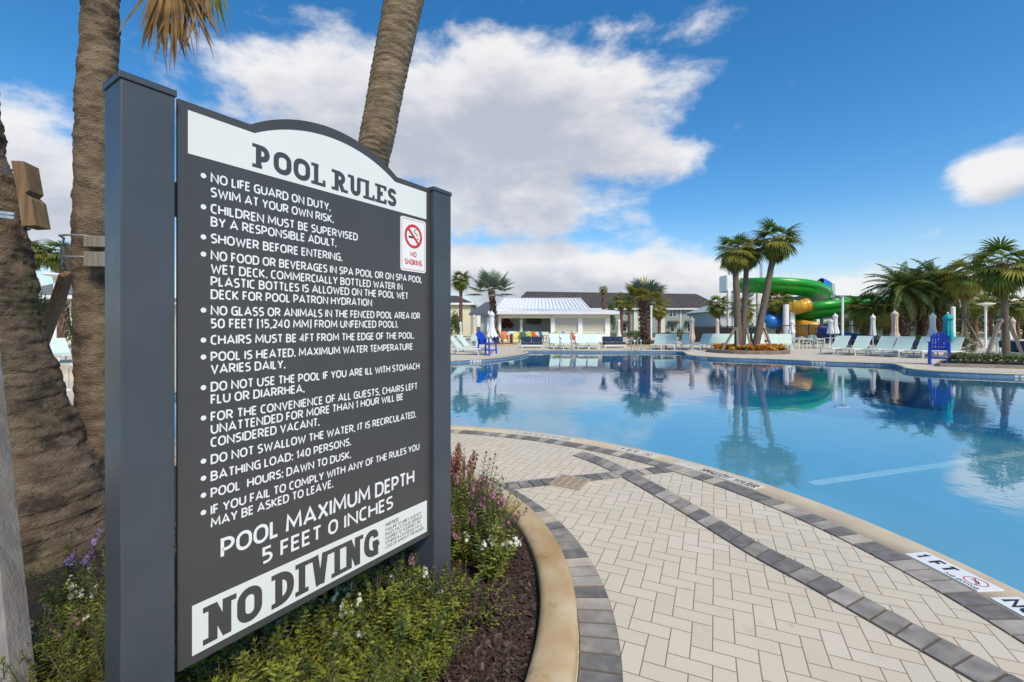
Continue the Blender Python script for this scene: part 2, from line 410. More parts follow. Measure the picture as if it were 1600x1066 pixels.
# the island lies inside the bend, so the water is outside 'near': orient normals toward the deck
NP = len(loop)
def area(P): return sum(P[i].x * P[(i + 1) % len(P)].y - P[(i + 1) % len(P)].x * P[i].y for i in range(len(P))) / 2
SGN = 1 if area(loop) > 0 else -1
def out_n(i):
    t = loop[(i + 1) % NP] - loop[i - 1]; t.normalize()
    return Vector((t.y, -t.x)) * SGN                       # out of the water, onto the deck
NRM = [out_n(i) for i in range(NP)]
def offset(d): return [loop[i] + NRM[i] * d for i in range(NP)]
def holed(name, outer, hole, z, m, kind='structure'):
    vs = [Vector((p[0], p[1], 0)) for p in outer]; hs = [Vector((p[0], p[1], 0)) for p in hole]
    tris = tessellate_polygon([vs, hs]); al = vs + hs
    mb = MB(); mb.v = [(p.x, p.y, z) for p in al]
    for t in tris:
        a, b, c = (al[i] for i in t)
        mb.f.append(tuple(t) if (b - a).cross(c - a).z > 0 else tuple(reversed(t))); mb.m.append(0)
    return tag(mb.build(name, m), kind=kind)
def strip(mb, A, B, mi=0, closed=True):
    n = len(A)
    for i in range(n if closed else n - 1):
        j = (i + 1) % n; mb.poly([A[i], A[j], B[j], B[i]], mi)

# herringbone paver material (bricks 20 x 10 cm)
def paver_material():
    m = bpy.data.materials.new('cream_herringbone_pavers'); m.use_nodes = True; N, L = nodes_of(m)
    b = N['Principled BSDF']; b.inputs['Roughness'].default_value = .78; b.inputs['Specular IOR Level'].default_value = .3
    def M(op, a, b_=None, c=None):
        n = N.new('ShaderNodeMath'); n.operation = op
        for i, x in enumerate((a, b_, c)):
            if x is None: continue
            if isinstance(x, (int, float)): n.inputs[i].default_value = x
            else: L.new(x, n.inputs[i])
        return n.outputs[0]
    tc = N.new('ShaderNodeTexCoord'); mp = N.new('ShaderNodeMapping'); L.new(tc.outputs['Object'], mp.inputs[0])
    s = 1 / .096; mp.inputs['Scale'].default_value = (s, s, 1); mp.inputs['Rotation'].default_value = (0, 0, R(24))
    # slight wander so joints are not ruler-straight
    wn = N.new('ShaderNodeTexNoise'); L.new(tc.outputs['Object'], wn.inputs['Vector']); wn.inputs['Scale'].default_value = 2.2
    wa = N.new('ShaderNodeVectorMath'); wa.operation = 'MULTIPLY_ADD'; L.new(wn.outputs['Color'], wa.inputs[0]); wa.inputs[1].default_value = (.16,) * 3; L.new(mp.outputs[0], wa.inputs[2])
    sp = N.new('ShaderNodeSeparateXYZ'); L.new(wa.outputs[0], sp.inputs[0])
    i = M('FLOOR', sp.outputs[0]); j = M('FLOOR', sp.outputs[1]); fu = M('SUBTRACT', sp.outputs[0], i); fv = M('SUBTRACT', sp.outputs[1], j)
    k = M('FLOORED_MODULO', M('SUBTRACT', i, j), 4)
    k1 = M('COMPARE', k, 1, .1); k2 = M('COMPARE', k, 2, .1); isv = M('GREATER_THAN', k, 1.5)
    lh = M('ADD', fu, k1); lv = M('ADD', fv, k2)
    mixf = lambda a, b_: M('ADD', M('MULTIPLY', a, M('SUBTRACT', 1, isv)), M('MULTIPLY', b_, isv))
    lo = mixf(lh, lv); sh = mixf(fv, fu)
    dist = M('MINIMUM', M('MINIMUM', lo, M('SUBTRACT', 2, lo)), M('MINIMUM', sh, M('SUBTRACT', 1, sh)))
    cb = N.new('ShaderNodeCombineXYZ'); L.new(M('SUBTRACT', i, k1), cb.inputs[0]); L.new(M('SUBTRACT', j, k2), cb.inputs[1])
    wh = N.new('ShaderNodeTexWhiteNoise'); L.new(cb.outputs[0], wh.inputs['Vector'])
    rp = N.new('ShaderNodeValToRGB'); L.new(wh.outputs[0], rp.inputs[0])
    rp.color_ramp.elements[0].color = (.555, .485, .37, 1); rp.color_ramp.elements[1].color = (.58, .51, .395, 1)
    for p, c in ((.25, (.585, .515, .395)), (.55, (.575, .51, .395)), (.8, (.605, .535, .42))): e = rp.color_ramp.elements.new(p); e.color = (*c, 1)
    n1 = N.new('ShaderNodeTexNoise'); L.new(tc.outputs['Object'], n1.inputs['Vector']); n1.inputs['Scale'].default_value = 1.3; n1.inputs['Detail'].default_value = 6
    n2 = N.new('ShaderNodeTexNoise'); L.new(tc.outputs['Object'], n2.inputs['Vector']); n2.inputs['Scale'].default_value = 160; n2.inputs['Detail'].default_value = 3
    f1 = M('ADD', M('MULTIPLY', n1.outputs[0], .22), M('MULTIPLY', n2.outputs[0], .22)); f1 = M('ADD', f1, .79)
    mc = N.new('ShaderNodeMix'); mc.data_type = 'RGBA'; mc.blend_type = 'MULTIPLY'; mc.inputs[0].default_value = 1
    L.new(rp.outputs[0], mc.inputs[6]); cg = N.new('ShaderNodeCombineXYZ')
    for q in range(3): L.new(f1, cg.inputs[q])
    L.new(cg.outputs[0], mc.inputs[7])
    src = mc.outputs[2]
    for sc, lo_, hi_, col, kk in ((.9, .56, .74, (.50, .39, .25), .38), (5.5, .64, .74, (.44, .30, .15), .40), (28, .70, .74, (.26, .20, .14), .5)):
        nn = N.new('ShaderNodeTexNoise'); L.new(tc.outputs['Object'], nn.inputs['Vector']); nn.inputs['Scale'].default_value = sc; nn.inputs['Detail'].default_value = 6
        rr = N.new('ShaderNodeMapRange'); L.new(nn.outputs[0], rr.inputs[0]); rr.inputs[1].default_value = lo_; rr.inputs[2].default_value = hi_; rr.inputs[4].default_value = kk
        mm = N.new('ShaderNodeMix'); mm.data_type = 'RGBA'; L.new(rr.outputs[0], mm.inputs[0]); L.new(src, mm.inputs[6]); mm.inputs[7].default_value = (*col, 1); src = mm.outputs[2]
    jn = N.new('ShaderNodeMapRange'); jn.interpolation_type = 'SMOOTHSTEP'; L.new(dist, jn.inputs[0]); jn.inputs[1].default_value = .014; jn.inputs[2].default_value = .040
    mj = N.new('ShaderNodeMix'); mj.data_type = 'RGBA'; L.new(jn.outputs[0], mj.inputs[0]); mj.inputs[6].default_value = (.25, .195, .13, 1); L.new(src, mj.inputs[7])
    L.new(mj.outputs[2], b.inputs['Base Color'])
    hh = N.new('ShaderNodeMapRange'); hh.interpolation_type = 'SMOOTHSTEP'; L.new(dist, hh.inputs[0]); hh.inputs[1].default_value = .0; hh.inputs[2].default_value = .055
    ht = M('ADD', hh.outputs[0], M('MULTIPLY', n2.outputs[0], .16)); ht = M('ADD', ht, M('MULTIPLY', wh.outputs[0], .12))
    bp = N.new('ShaderNodeBump'); bp.inputs['Strength'].default_value = .38; bp.inputs['Distance'].default_value = .005; L.new(ht, bp.inputs['Height']); L.new(bp.outputs[0], b.inputs['Normal'])
    return m
pav_m = paver_material()
coping_m = mat('tan_cast_coping', (.56, .46, .32), .7, .10, 3.5, bump=.15, bs=120)
lawn_m = mat('far_lawn', (.07, .10, .03), .9, .3, .3)
tile_w = mat('white_marker_tile', (.76, .76, .74), .3, .03, 9)
grey_pav = [mat('charcoal_paver', (.160, .150, .140), .8, .28, 12, bump=.2, bs=150), mat('mid_grey_paver', (.245, .222, .195), .8, .28, 10, bump=.2, bs=150),
            mat('warm_grey_paver', (.34, .305, .26), .8, .22, 9, bump=.2, bs=150), mat('sand_paver', (.44, .385, .305), .8, .15, 9, bump=.2, bs=150),
            mat('joint_sand', (.12, .098, .074), .95)]

holed('ground', [(-1400, -1400), (1400, -1400), (1400, 1400), (-1400, 1400)], offset(.6), -.02, lawn_m)
holed('pool_deck', [(-42, -9.5), (44, -9.5), (62, 30), (62, 62), (-42, 62)], offset(.20), 0, pav_m)

mb = MB()                                                   # coping all round the water
prof = [(.26, -.02), (.26, .006), (.02, .008), (-.008, .004), (-.022, -.012), (-.022, -.03), (-.008, -.044), (.03, -.048)]
rows = [[(p.x, p.y, z) for p in offset(d)] for d, z in prof]
mb.grid(rows, wrap=True)
cp = tag(mb.build('pool_coping', coping_m, smooth=True), kind='structure')

# tiled pool wall
def tile_material():
    m = bpy.data.materials.new('blue_waterline_tile'); m.use_nodes = True; N, L = nodes_of(m); b = N['Principled BSDF']
    b.inputs['Roughness'].default_value = .2
    tc = N.new('ShaderNodeTexCoord'); v = N.new('ShaderNodeTexVoronoi'); v.inputs['Scale'].default_value = 22; L.new(tc.outputs['Object'], v.inputs['Vector'])
    rp = N.new('ShaderNodeValToRGB'); L.new(v.outputs['Color'], rp.inputs[0])
    for i, c in enumerate(((.09, .16, .26), (.24, .34, .45))): rp.color_ramp.elements[i].color = (*c, 1)
    L.new(rp.outputs[0], b.inputs['Base Color']); return m
plaster = mat('pale_blue_plaster', (.26, .47, .56), .7, .05, 1.2)
WZ = -.14
mb = MB(); A = [(p.x, p.y, -.03) for p in loop]; B = [(p.x, p.y, -.24) for p in loop]; Cc = [(p.x, p.y, -2.2) for p in loop]
strip(mb, A, B, 0); strip(mb, B, Cc, 1)
tag(mb.build('pool_wall', [tile_material(), plaster]), kind='structure')
# sloping floor
mb = MB(); nx, ny = 46, 46; x0, x1, y0, y1 = -13, 30, -10, 32
def fz(x, y):
    d = max(0, math.hypot(x - IC.x, y - IC.y) - IR)
    return -.30 - min(1, d / 1.6) * .16 - max(0, min(1, (d - 6.8) / 6)) * .9
idx = {}
for i in range(nx + 1):
    for j in range(ny + 1):
        x = x0 + (x1 - x0) * i / nx; y = y0 + (y1 - y0) * j / ny; idx[i, j] = len(mb.v); mb.v.append((x, y, fz(x, y)))
for i in range(nx):
    for j in range(ny): mb.f.append((idx[i, j], idx[i + 1, j], idx[i + 1, j + 1], idx[i, j + 1])); mb.m.append(0)
fl = tag(mb.build('pool_floor', plaster, smooth=True), kind='structure')
p = G(1232, 761, -.46); q = G(1640, 702, -.46); mb = MB(); mb.bar(p, q, .13, .012); tag(mb.build('pool_floor_stripe', tile_w), kind='structure')

def water_material():
    m = bpy.data.materials.new('pool_water'); m.use_nodes = True; N, L = nodes_of(m); N.remove(N['Principled BSDF'])
    out = N['Material Output']; tr = N.new('ShaderNodeBsdfTransparent'); gl = N.new('ShaderNodeBsdfGlossy'); mx = N.new('ShaderNodeMixShader')
    tr.inputs[0].default_value = (.92, .98, 1, 1); gl.inputs['Roughness'].default_value = .012
    tc = N.new('ShaderNodeTexCoord'); n1 = N.new('ShaderNodeTexNoise'); L.new(tc.outputs['Object'], n1.inputs['Vector']); n1.inputs['Scale'].default_value = 3.2; n1.inputs['Detail'].default_value = 3
    n2 = N.new('ShaderNodeTexNoise'); L.new(tc.outputs['Object'], n2.inputs['Vector']); n2.inputs['Scale'].default_value = .35; n2.inputs['Detail'].default_value = 2
    mr = N.new('ShaderNodeMapRange'); L.new(n2.outputs[0], mr.inputs[0]); mr.inputs[1].default_value = .35; mr.inputs[2].default_value = .7; mr.inputs[3].default_value = .15; mr.inputs[4].default_value = 1
    mu = N.new('ShaderNodeMath'); mu.operation = 'MULTIPLY'; L.new(n1.outputs[0], mu.inputs[0]); L.new(mr.outputs[0], mu.inputs[1])
    bp = N.new('ShaderNodeBump'); bp.inputs['Strength'].default_value = .22; bp.inputs['Distance'].default_value = .02; L.new(mu.outputs[0], bp.inputs['Height'])
    L.new(bp.outputs[0], gl.inputs['Normal'])
    # Schlick reflectance on the absolute facing angle, so sunlight also leaves the water again
    ge = N.new('ShaderNodeNewGeometry'); dt = N.new('ShaderNodeVectorMath'); dt.operation = 'DOT_PRODUCT'; L.new(ge.outputs['Incoming'], dt.inputs[0]); L.new(bp.outputs[0], dt.inputs[1])
    def M(op, a, b=None):
        n = N.new('ShaderNodeMath'); n.operation = op
        for i, x in enumerate((a, b)):
            if x is None: continue
            if isinstance(x, (int, float)): n.inputs[i].default_value = x
            else: L.new(x, n.inputs[i])
        return n.outputs[0]
    c = M('MINIMUM', M('ABSOLUTE', dt.outputs['Value']), 1.0)
    fr = M('ADD', M('MULTIPLY', M('POWER', M('SUBTRACT', 1.0, c), 3.3), .94), .05)
    L.new(fr, mx.inputs[0]); L.new(tr.outputs[0], mx.inputs[1]); L.new(gl.outputs[0], mx.inputs[2]); L.new(mx.outputs[0], out.inputs['Surface'])
    va = N.new('ShaderNodeVolumeAbsorption'); va.inputs[0].default_value = (.10, .80, .95, 1); va.inputs[1].default_value = .40; L.new(va.outputs[0], out.inputs['Volume'])
    return m
wl = offset(.03); mb = MB(); n = len(wl)
tris = tessellate_polygon([[Vector((p.x, p.y, 0)) for p in wl]])
for z in (WZ, -3.2): mb.v += [(p.x, p.y, z) for p in wl]
for t in tris:
    a, b, c = (wl[i] for i in t); up = (b - a).x * (c - a).y - (b - a).y * (c - a).x > 0
    t = tuple(t) if up else tuple(reversed(t))
    mb.f.append(t); mb.m.append(0); mb.f.append(tuple(n + i for i in reversed(t))); mb.m.append(0)
for i in range(n):
    j = (i + 1) % n
    q = (i, j, n + j, n + i); mb.f.append(q if SGN < 0 else tuple(reversed(q))); mb.m.append(0)
tag(mb.build('pool_water', water_material()), kind='structure')

# ------------------------------------------------------------------ paver bands (soldier courses)
rnd = random.Random(5)
def band(name, A, B, cut, z=.004, seq=None, gap=.015):
    """A, B: matching edge polylines; pavers laid across, about `cut` m wide"""
    mb = MB(); A = [Vector(p) for p in A]; B = [Vector(p) for p in B]
    s = [0]
    for i in range(1, len(A)): s.append(s[-1] + ((A[i] + B[i]) / 2 - (A[i - 1] + B[i - 1]) / 2).length)
    def at(P, t):
        for i in range(1, len(s)):
            if t <= s[i] or i == len(s) - 1:
                k = (t - s[i - 1]) / (s[i] - s[i - 1]); return P[i - 1].lerp(P[i], k)
    for i in range(len(A) - 1):
        mb.poly([(*A[i], z - .0015), (*B[i], z - .0015), (*B[i + 1], z - .0015), (*A[i + 1], z - .0015)], 4)
    n = max(1, round(s[-1] / cut)); w = s[-1] / n; last = 0
    for k in range(n):
        t0 = k * w + gap / 2; t1 = (k + 1) * w - gap / 2; mi = seq(k) if seq else rnd.choices((0, 1, 2, 3), (5, 4, 3, 2))[0]
        a0, a1, b1, b0 = at(A, t0), at(A, t1), at(B, t1), at(B, t0)
        i = .004 / max(.02, (a0 - b0).length); a0, b0 = a0.lerp(b0, i), b0.lerp(a0, i); a1, b1 = a1.lerp(b1, i), b1.lerp(a1, i)
        dz = rnd.uniform(0, .0015)
        mb.prism([a0, a1, b1, b0], z - .006, z + .004 + dz, mi)
    return tag(mb.build(name, grey_pav), kind='structure')
angs = [R(-12 + 1.5 * i) for i in range(122)]
band('coping_border_pavers', [ic(a, IR - .262) for a in angs], [ic(a, IR - .455) for a in angs], .118, seq=lambda k: rnd.choices((0, 1, 2, 3), (4, 2, 3, 2.2))[0])
# long diagonal band, measured edges (upper, lower)
up = [(.85, 5.42), (1.12, 4.98), (1.466, 4.01), (1.703, 3.146), (1.87, 2.742), (2.0, 2.344), (2.133, 1.975), (2.31, 1.4), (2.45, .7), (2.5, 0), (2.45, -.9)]
lo = [(.70, 5.27), (.98, 4.80), (1.30, 3.88), (1.54, 3.03), (1.69, 2.65), (1.83, 2.25), (1.95, 1.90), (2.12, 1.35), (2.26, .7), (2.31, 0), (2.26, -.9)]
band('diagonal_paver_band', spline(up, 5), spline(lo, 5), .115, z=.0062, seq=lambda k: rnd.choices((0, 1, 2), (5, 4, 1.6))[0])
band('cross_paver_band', [(-.30, 4.28), (1.10, 4.70), (1.62, 4.86)], [(-.25, 4.105), (1.15, 4.525), (1.67, 4.685)], .115, z=.0034, seq=lambda k: rnd.choices((0, 1, 2, 3), (5, 3, 2, 1))[0])

# planter: curb ring, border pavers, mulch
PC = Vector((-2.353, 2.521)); PR = 2.69
def pc(a, r): return Vector((PC.x + r * math.cos(a), PC.y + r * math.sin(a)))
pa = [R(-120 + 1.5 * i) for i in range(240)]
band('planter_border_pavers', [pc(a, PR + .006) for a in pa[:230]], [pc(a, PR + .195) for a in pa[:230]], .108, z=.0032, seq=lambda k: rnd.choices((0, 1, 2, 3), (4, 4, 3, 1.5))[0])
def curb_material():
    m = mat('stained_tan_concrete', (.38, .235, .09), .8, 0, 3.2, col2=(.55, .43, .27), bump=.18, bs=170, detail=9); N, L = nodes_of(m)
    b = N['Principled BSDF']; src = b.inputs['Base Color'].links[0].from_socket; tc = N.new('ShaderNodeTexCoord')
    for sc, lo, hi, col, k in ((1.6, .55, .72, (.50, .46, .38), .8), (9, .60, .72, (.24, .15, .07), .5), (70, .66, .72, (.14, .10, .06), .6)):
        n = N.new('ShaderNodeTexNoise'); L.new(tc.outputs['Object'], n.inputs['Vector']); n.inputs['Scale'].default_value = sc; n.inputs['Detail'].default_value = 7
        r = N.new('ShaderNodeMapRange'); L.new(n.outputs[0], r.inputs[0]); r.inputs[1].default_value = lo; r.inputs[2].default_value = hi; r.inputs[4].default_value = k
        mx = N.new('ShaderNodeMix'); mx.data_type = 'RGBA'; L.new(r.outputs[0], mx.inputs[0]); L.new(src, mx.inputs[6]); mx.inputs[7].default_value = (*col, 1); src = mx.outputs[2]
    L.new(src, b.inputs['Base Color'])
    return m
curb_m = curb_material()
mb = MB(); cprof = [(PR, -.05), (PR - .002, .085), (PR - .012, .102), (PR - .035, .112), (PR - .10, .114), (PR - .155, .110), (PR - .178, .098), (PR - .188, .08), (PR - .19, -.05)]
ca = [R(2 * i) for i in range(180)]
rows = [[(*pc(a, r + noise.noise((math.cos(a) * 3, math.sin(a) * 3, r)) * .004), z + noise.noise((math.cos(a) * 4, math.sin(a) * 4, 7)) * .003) for a in ca] for r, z in cprof]
mb.grid(rows, wrap=True)
tag(mb.build('planter_curb', curb_m, smooth=True), 'rounded tan stained concrete curb ringing the flower bed by the sign', 'curb')
mulch_m = mat('mulch_soil', (.028, .017, .012), .95, .5, 18, bump=.9, bs=45)
mb = MB(); NR, NA = 44, 120
def mz(x, y): return .045 + .030 * noise.fractal((x * 2.1, y * 2.1, 3), 1, 2, 4) + .012 * noise.noise((x * 14, y * 14, 1))
for i in range(NR + 1):
    for j in range(NA):
        r = (PR - .17) * i / NR; a = 2 * PI * j / NA; p = pc(a, r); mb.v.append((p.x, p.y, mz(p.x, p.y)))
for i in range(NR):
    for j in range(NA):
        k = (j + 1) % NA; mb.f.append((i * NA + j, i * NA + k, (i + 1) * NA + k, (i + 1) * NA + j)); mb.m.append(0)
tag(mb.build('mulch_ground', mulch_m, smooth=True), kind='structure')
chip_m = [mat('mulch_chip_dark', (.035, .02, .014), .85, .5, 30), mat('mulch_chip_brown', (.062, .034, .023), .8, .4, 30), mat('mulch_chip_grey', (.11, .075, .058), .85, .4, 30)]
mb = MB(); rc = random.Random(8); cnt = 0
while cnt < 22000:
    a = rc.uniform(-1.7, 1.75); r = (PR - .21) * math.sqrt(rc.uniform(.02, 1)); p = pc(a, r)
    if p.y < 1.2 or p.y > 4.6: continue
    if p.x < -.75 and rc.random() < .6: continue
    cnt += 1
    l = rc.uniform(.006, .022); w = rc.uniform(.003, .008); t = rc.uniform(.002, .005)
    M = Matrix.Translation((p.x, p.y, mz(p.x, p.y) + rc.uniform(.002, .014))) @ Matrix.Rotation(rc.uniform(0, 6.3), 4, 'Z') @ Matrix.Rotation(rc.gauss(0, .35), 4, 'Y') @ Matrix.Rotation(rc.gauss(0, .4), 4, 'X')
    mb.box(-l, l, -w, w, 0, t, rc.choices((0, 1, 2), (5, 4, 1.3))[0], M)
tag(mb.build('mulch_chips', chip_m), kind='stuff', label='dark brown shredded bark mulch covering the flower bed', cat='mulch')

# drain grate in the cross band
gc = Vector((.555, 4.365)); t = thing('drain_grate', 'square tan slotted drain grate set in the grey paver band', 'drain', (gc.x, gc.y, .008), math.atan2(.4828 - .361 - .0, 1) * 0 + R(-28.8))
gm = mat('tan_plastic_grate', (.40, .31, .215), .6, .1, 12); mb = MB(); hw = .158
mb.box(-hw, hw, -hw, -hw + .02, -.02, .006); mb.box(-hw, hw, hw - .02, hw, -.02, .006)
for k in range(5):
    x = -hw + .018 + k * (2 * hw - .036) / 4; mb.box(x - .012, x + .012, -hw + .02, hw - .02, -.02, .0055)
for k in range(4):
    x = -hw + .018 + (k + .5) * (2 * hw - .036) / 4
    for q in range(13):
        y = -hw + .03 + q * .0215; mb.box(x - .026, x + .026, y - .0055, y + .0055, -.02, .004)
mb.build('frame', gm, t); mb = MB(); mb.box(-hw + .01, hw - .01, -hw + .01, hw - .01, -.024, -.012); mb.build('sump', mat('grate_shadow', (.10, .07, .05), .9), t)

worn_tile = mat('worn_marker_tile', (.60, .56, .48), .5, .12, 12)
grey_ink = mat('worn_grey_ink', (.22, .21, .20), .6)
# depth-marker tiles on the near coping
def coping_tile(name, label, ax0, ax1, items):
    """angles run clockwise (reading direction); items: (text, s0, width, t0, height, kind)"""
    r0 = IR - .245; r1 = IR - .082
    L = (ax0 - ax1) * IR
    def fn(s, tt, lift): q = ic(ax0 - s / IR, r0 + tt); return (q.x, q.y, .0125 + lift * 6)
    n = max(2, int(L / .08)); mb = MB()
    A = [ic(ax0 - L * i / n / IR, r0) for i in range(n + 1)]; B = [ic(ax0 - L * i / n / IR, r1) for i in range(n + 1)]
    for i in range(n): mb.prism([A[i], B[i], B[i + 1], A[i + 1]], .004, .0125)
    o = tag(mb.build(name, tile_w if ax0 < .5 else worn_tile), label, 'marker tile')
    for it in items:
        if it[0] == 'ban':
            _, s0, rad, t0 = it; mb = MB()
            pts = [Vector((s0 + rad * math.cos(k * PI / 12) * 1.15, t0 + rad * math.sin(k * PI / 12))) for k in range(24)]
            for q in ribbon(pts, rad * .11, True): mb.poly([fn(p.x, p.y, .0003) for p in q])
            for q in ribbon([Vector((s0 - rad * .7, t0 + rad * .7)), Vector((s0 + rad * .7, t0 - rad * .7))], rad * .11): mb.poly([fn(p.x, p.y, .0005) for p in q])
            mb.build('ban_symbol', red_m, o)
            mb = MB()
            for q in ribbon([Vector((s0 - rad * .6, t0 + rad * .05)), Vector((s0, t0 + rad * .25)), Vector((s0 + rad * .6, t0 - rad * .25))], rad * .16): mb.poly([fn(p.x, p.y, .0002) for p in q])
            mb.build('swimmer_symbol', black_m, o)
        else:
            txt, s0, wd, t0, h = it; mb = MB(); put_text(mb, layout(txt, .2 if ax0 < .5 else .15), fn, s0, t0, h, wd, layer=.0002); mb.build('lettering', black_m if ax0 < .9 else grey_ink, o)
    return o
def ang(px, py): p = G(px, py); return math.atan2(p.y - IC.y, p.x - IC.x)
def L_(a, b): return (a - b) * IR
a0, a1 = ang(1437, 866), ang(1577, 925); l = L_(a0, a1)
coping_tile('depth_marker_tile', 'white tile reading 1 FT with red no diving symbol, nearest on the coping', a0, a1,
            [('1 FT', .05 * l, .50 * l, .035, .10), ('ban', .80 * l, .048, .092), ('NO DIVING', .55 * l, .42 * l, .008, .024)])
a0 = ang(1562, 937); a1 = a0 - .60 / IR
coping_tile('depth_marker_tile', 'white tile reading NO DIVING cut by the right edge of the photo', a0, a1, [('NO DIVING', .02, .55, .03, .105)])
a0, a1 = ang(1094, 735), ang(1192, 763); l = L_(a0, a1)
coping_tile('depth_marker_tile', 'long white tile reading SHALLOW WATER on the coping', a0, a1, [('SHALLOW', .03 * l, .50 * l, .025, .11), ('WATER', .60 * l, .37 * l, .025, .11)])
a0, a1 = ang(1057, 724), ang(1090, 733.5)
coping_tile('depth_marker_tile', 'short blank-looking white tile just before the SHALLOW WATER tile', a0, a1, [])
a0, a1 = ang(966, 702), ang(1022, 715.5); l = L_(a0, a1)
coping_tile('depth_marker_tile', 'white tile reading 1 FT beside the start of the diagonal paver band', a0, a1, [('1 FT', .05 * l, .5 * l, .035, .10), ('ban', .8 * l, .05, .085)])
a0, a1 = ang(808, 674), ang(896, 689); l = L_(a0, a1)
coping_tile('depth_marker_tile', 'white NO DIVING tile on the far left of the near coping', a0, a1, [('NO DIVING', .05 * l, .9 * l, .03, .10)])

# ------------------------------------------------------------------ the sign
SX, SY = -0.99209, 1.35
def build_sign():
    t = thing('pool_rules_sign', 'dark grey pool rules board with white lettering between two square posts', 'sign', (SX, SY, 0), math.atan2(.83475, .55063))
    # local: x along the board, -y toward the viewer, z up
    for u0 in (-.1412, 1.068):
        mb = MB(); mb.box(u0, u0 + .125, -.027, .098, -.12, 2.166)
        p = mb.build('post', post_m, t, bevel=.003)
        mb = MB(); mb.box(u0 - .004, u0 + .129, -.031, .102, 2.1665, 2.184); b = len(mb.v)
        mb.v += [(u0 - .004, -.031, 2.184), (u0 + .129, -.031, 2.184), (u0 + .129, .102, 2.184), (u0 - .004, .102, 2.184), (u0 + .03, .003, 2.196), (u0 + .095, .003, 2.196), (u0 + .095, .068, 2.196), (u0 + .03, .068, 2.196)]
        for i in range(4):
            j = (i + 1) % 4; mb.f.append((b + i, b + j, b + 4 + j, b + 4 + i)); mb.m.append(0)
        mb.f.append((b + 4, b + 5, b + 6, b + 7)); mb.m.append(0)
        mb.build('cap', post_m, p, bevel=.002)
    V0, V1, UE = .4717, 2.1775, 1.0665
    def crest(off):
        """arched top: shoulder height 2.1775-off, arch between u .21 and .855"""
        u0, u1, up = .21 + off * .5, .855 - off * .5, 2.2775 - off * 1.55; ub = 2.1775 - off * 1.0
        h = up - ub; w = (u1 - u0) / 2; r = (w * w + h * h) / (2 * h); cx = (u0 + u1) / 2; cy = up - r
        a = math.asin(w / r)
        return [(cx + r * math.sin(-a + 2 * a * k / 28), cy + r * math.cos(-a + 2 * a * k / 28)) for k in range(29)]
    fn = lambda x, y, h: (x, h, y)
    top = crest(0)
    board = [(0, V0), (UE, V0), (UE, V1)] + list(reversed(top)) + [(0, V1)]
    mb = MB(); mb.prism(board, 0, .012, 0, fn)
    mb.build('board', panel_m, t, bevel=.0015)
    for z in (.76, 1.88): mb = MB(); mb.box(-.0155, 1.0675, .0125, .034, z - .05, z + .05); mb.build('bracket', rubber, t)
    it = crest(.026); hd = [(.0265, 2.0215), (1.0414, 2.0215), (1.0414, 2.1523)] + list(reversed(it)) + [(.0265, 2.1523)]
    mb = MB(); mb.prism(hd, -.0012, .0004, 0, fn); head = mb.build('header_panel', headw_m, t)
    F0 = lambda s, tt, l: (s, -.0004 - l, tt)
    F1 = lambda s, tt, l: (s, -.0014 - l, tt)
    mb = MB(); put_text(mb, layout_slab('POOL RULES'), F1, .2165, 2.0375, .0795, .636); mb.build('heading_lettering', panel_m, head)
    rules = [
        [('NO LIFE GUARD ON DUTY.', 1.9503, .5141), ('SWIM AT YOUR OWN RISK.', 1.9056, .5278)],
        [('CHILDREN MUST BE SUPERVISED', 1.8539, .6414), ('BY A RESPONSIBLE ADULT.', 1.8133, .5397)],
        [('SHOWER BEFORE ENTERING.', 1.7607, .5669)],
        [('NO FOOD OR BEVERAGES IN SPA POOL OR ON SPA POOL', 1.7077, 1.0123), ('WET DECK. COMMERCIALLY BOTTLED WATER IN', 1.6655, .8878), ('PLASTIC BOTTLES IS ALLOWED ON THE POOL WET', 1.626, .9233), ('DECK FOR POOL PATRON HYDRATION', 1.5852, .7147)],
        [('NO GLASS OR ANIMALS IN THE FENCED POOL AREA (OR', 1.5344, 1.0), ('50 FEET [15,240 MM] FROM UNFENCED POOL).', 1.4935, .8607)],
        [('CHAIRS MUST BE 4FT FROM THE EDGE OF THE POOL.', 1.4418, .9624)],
        [('POOL IS HEATED. MAXIMUM WATER TEMPERATURE', 1.3894, .9518), ('VARIES DAILY.', 1.3497, .3308)],
        [('DO NOT USE THE POOL IF YOU ARE ILL WITH STOMACH', 1.2948, .9959), ('FLU OR DIARRHEA.', 1.2551, .4045)],
        [('FOR THE CONVENIENCE OF ALL GUESTS, CHAIRS LEFT', 1.2008, .9824), ('UNATTENDED FOR MORE THAN 1 HOUR WILL BE', 1.1614, .8916), ('CONSIDERED VACANT.', 1.1205, .4656)],
        [('DO NOT SWALLOW THE WATER, IT IS RECIRCULATED.', 1.0674, .973)],
        [('BATHING LOAD: 140 PERSONS.', 1.0148, .6084)],
        [('POOL  HOURS: DAWN TO DUSK.', .9621, .6084)],
        [('IF YOU FAIL TO COMPLY WITH ANY OF THE RULES YOU', .9088, .9959), ('MAY BE ASKED TO LEAVE.', .868, .5255)]]
    for item in rules:
        mb = MB(); z0 = item[0][1]
        for txt, z, ue in item: put_text(mb, layout(txt), F0, .0885, z, .0310, ue - .0885)
        mb.poly([F0(.0685 + .0078 * math.cos(k * PI / 12), z0 + .0155 + .0078 * math.sin(k * PI / 12), .0003) for k in range(24)])
        mb.build('rule_lettering', letter_m, t)
    mb = MB(); put_text(mb, layout('POOL MAXIMUM DEPTH', .16), F0, .117, .7600, .0635, .845); put_text(mb, layout('5 FEET 0 INCHES', .16), F0, .2466, .6845, .0565, .586); mb.build('depth_lettering', letter_m, t)
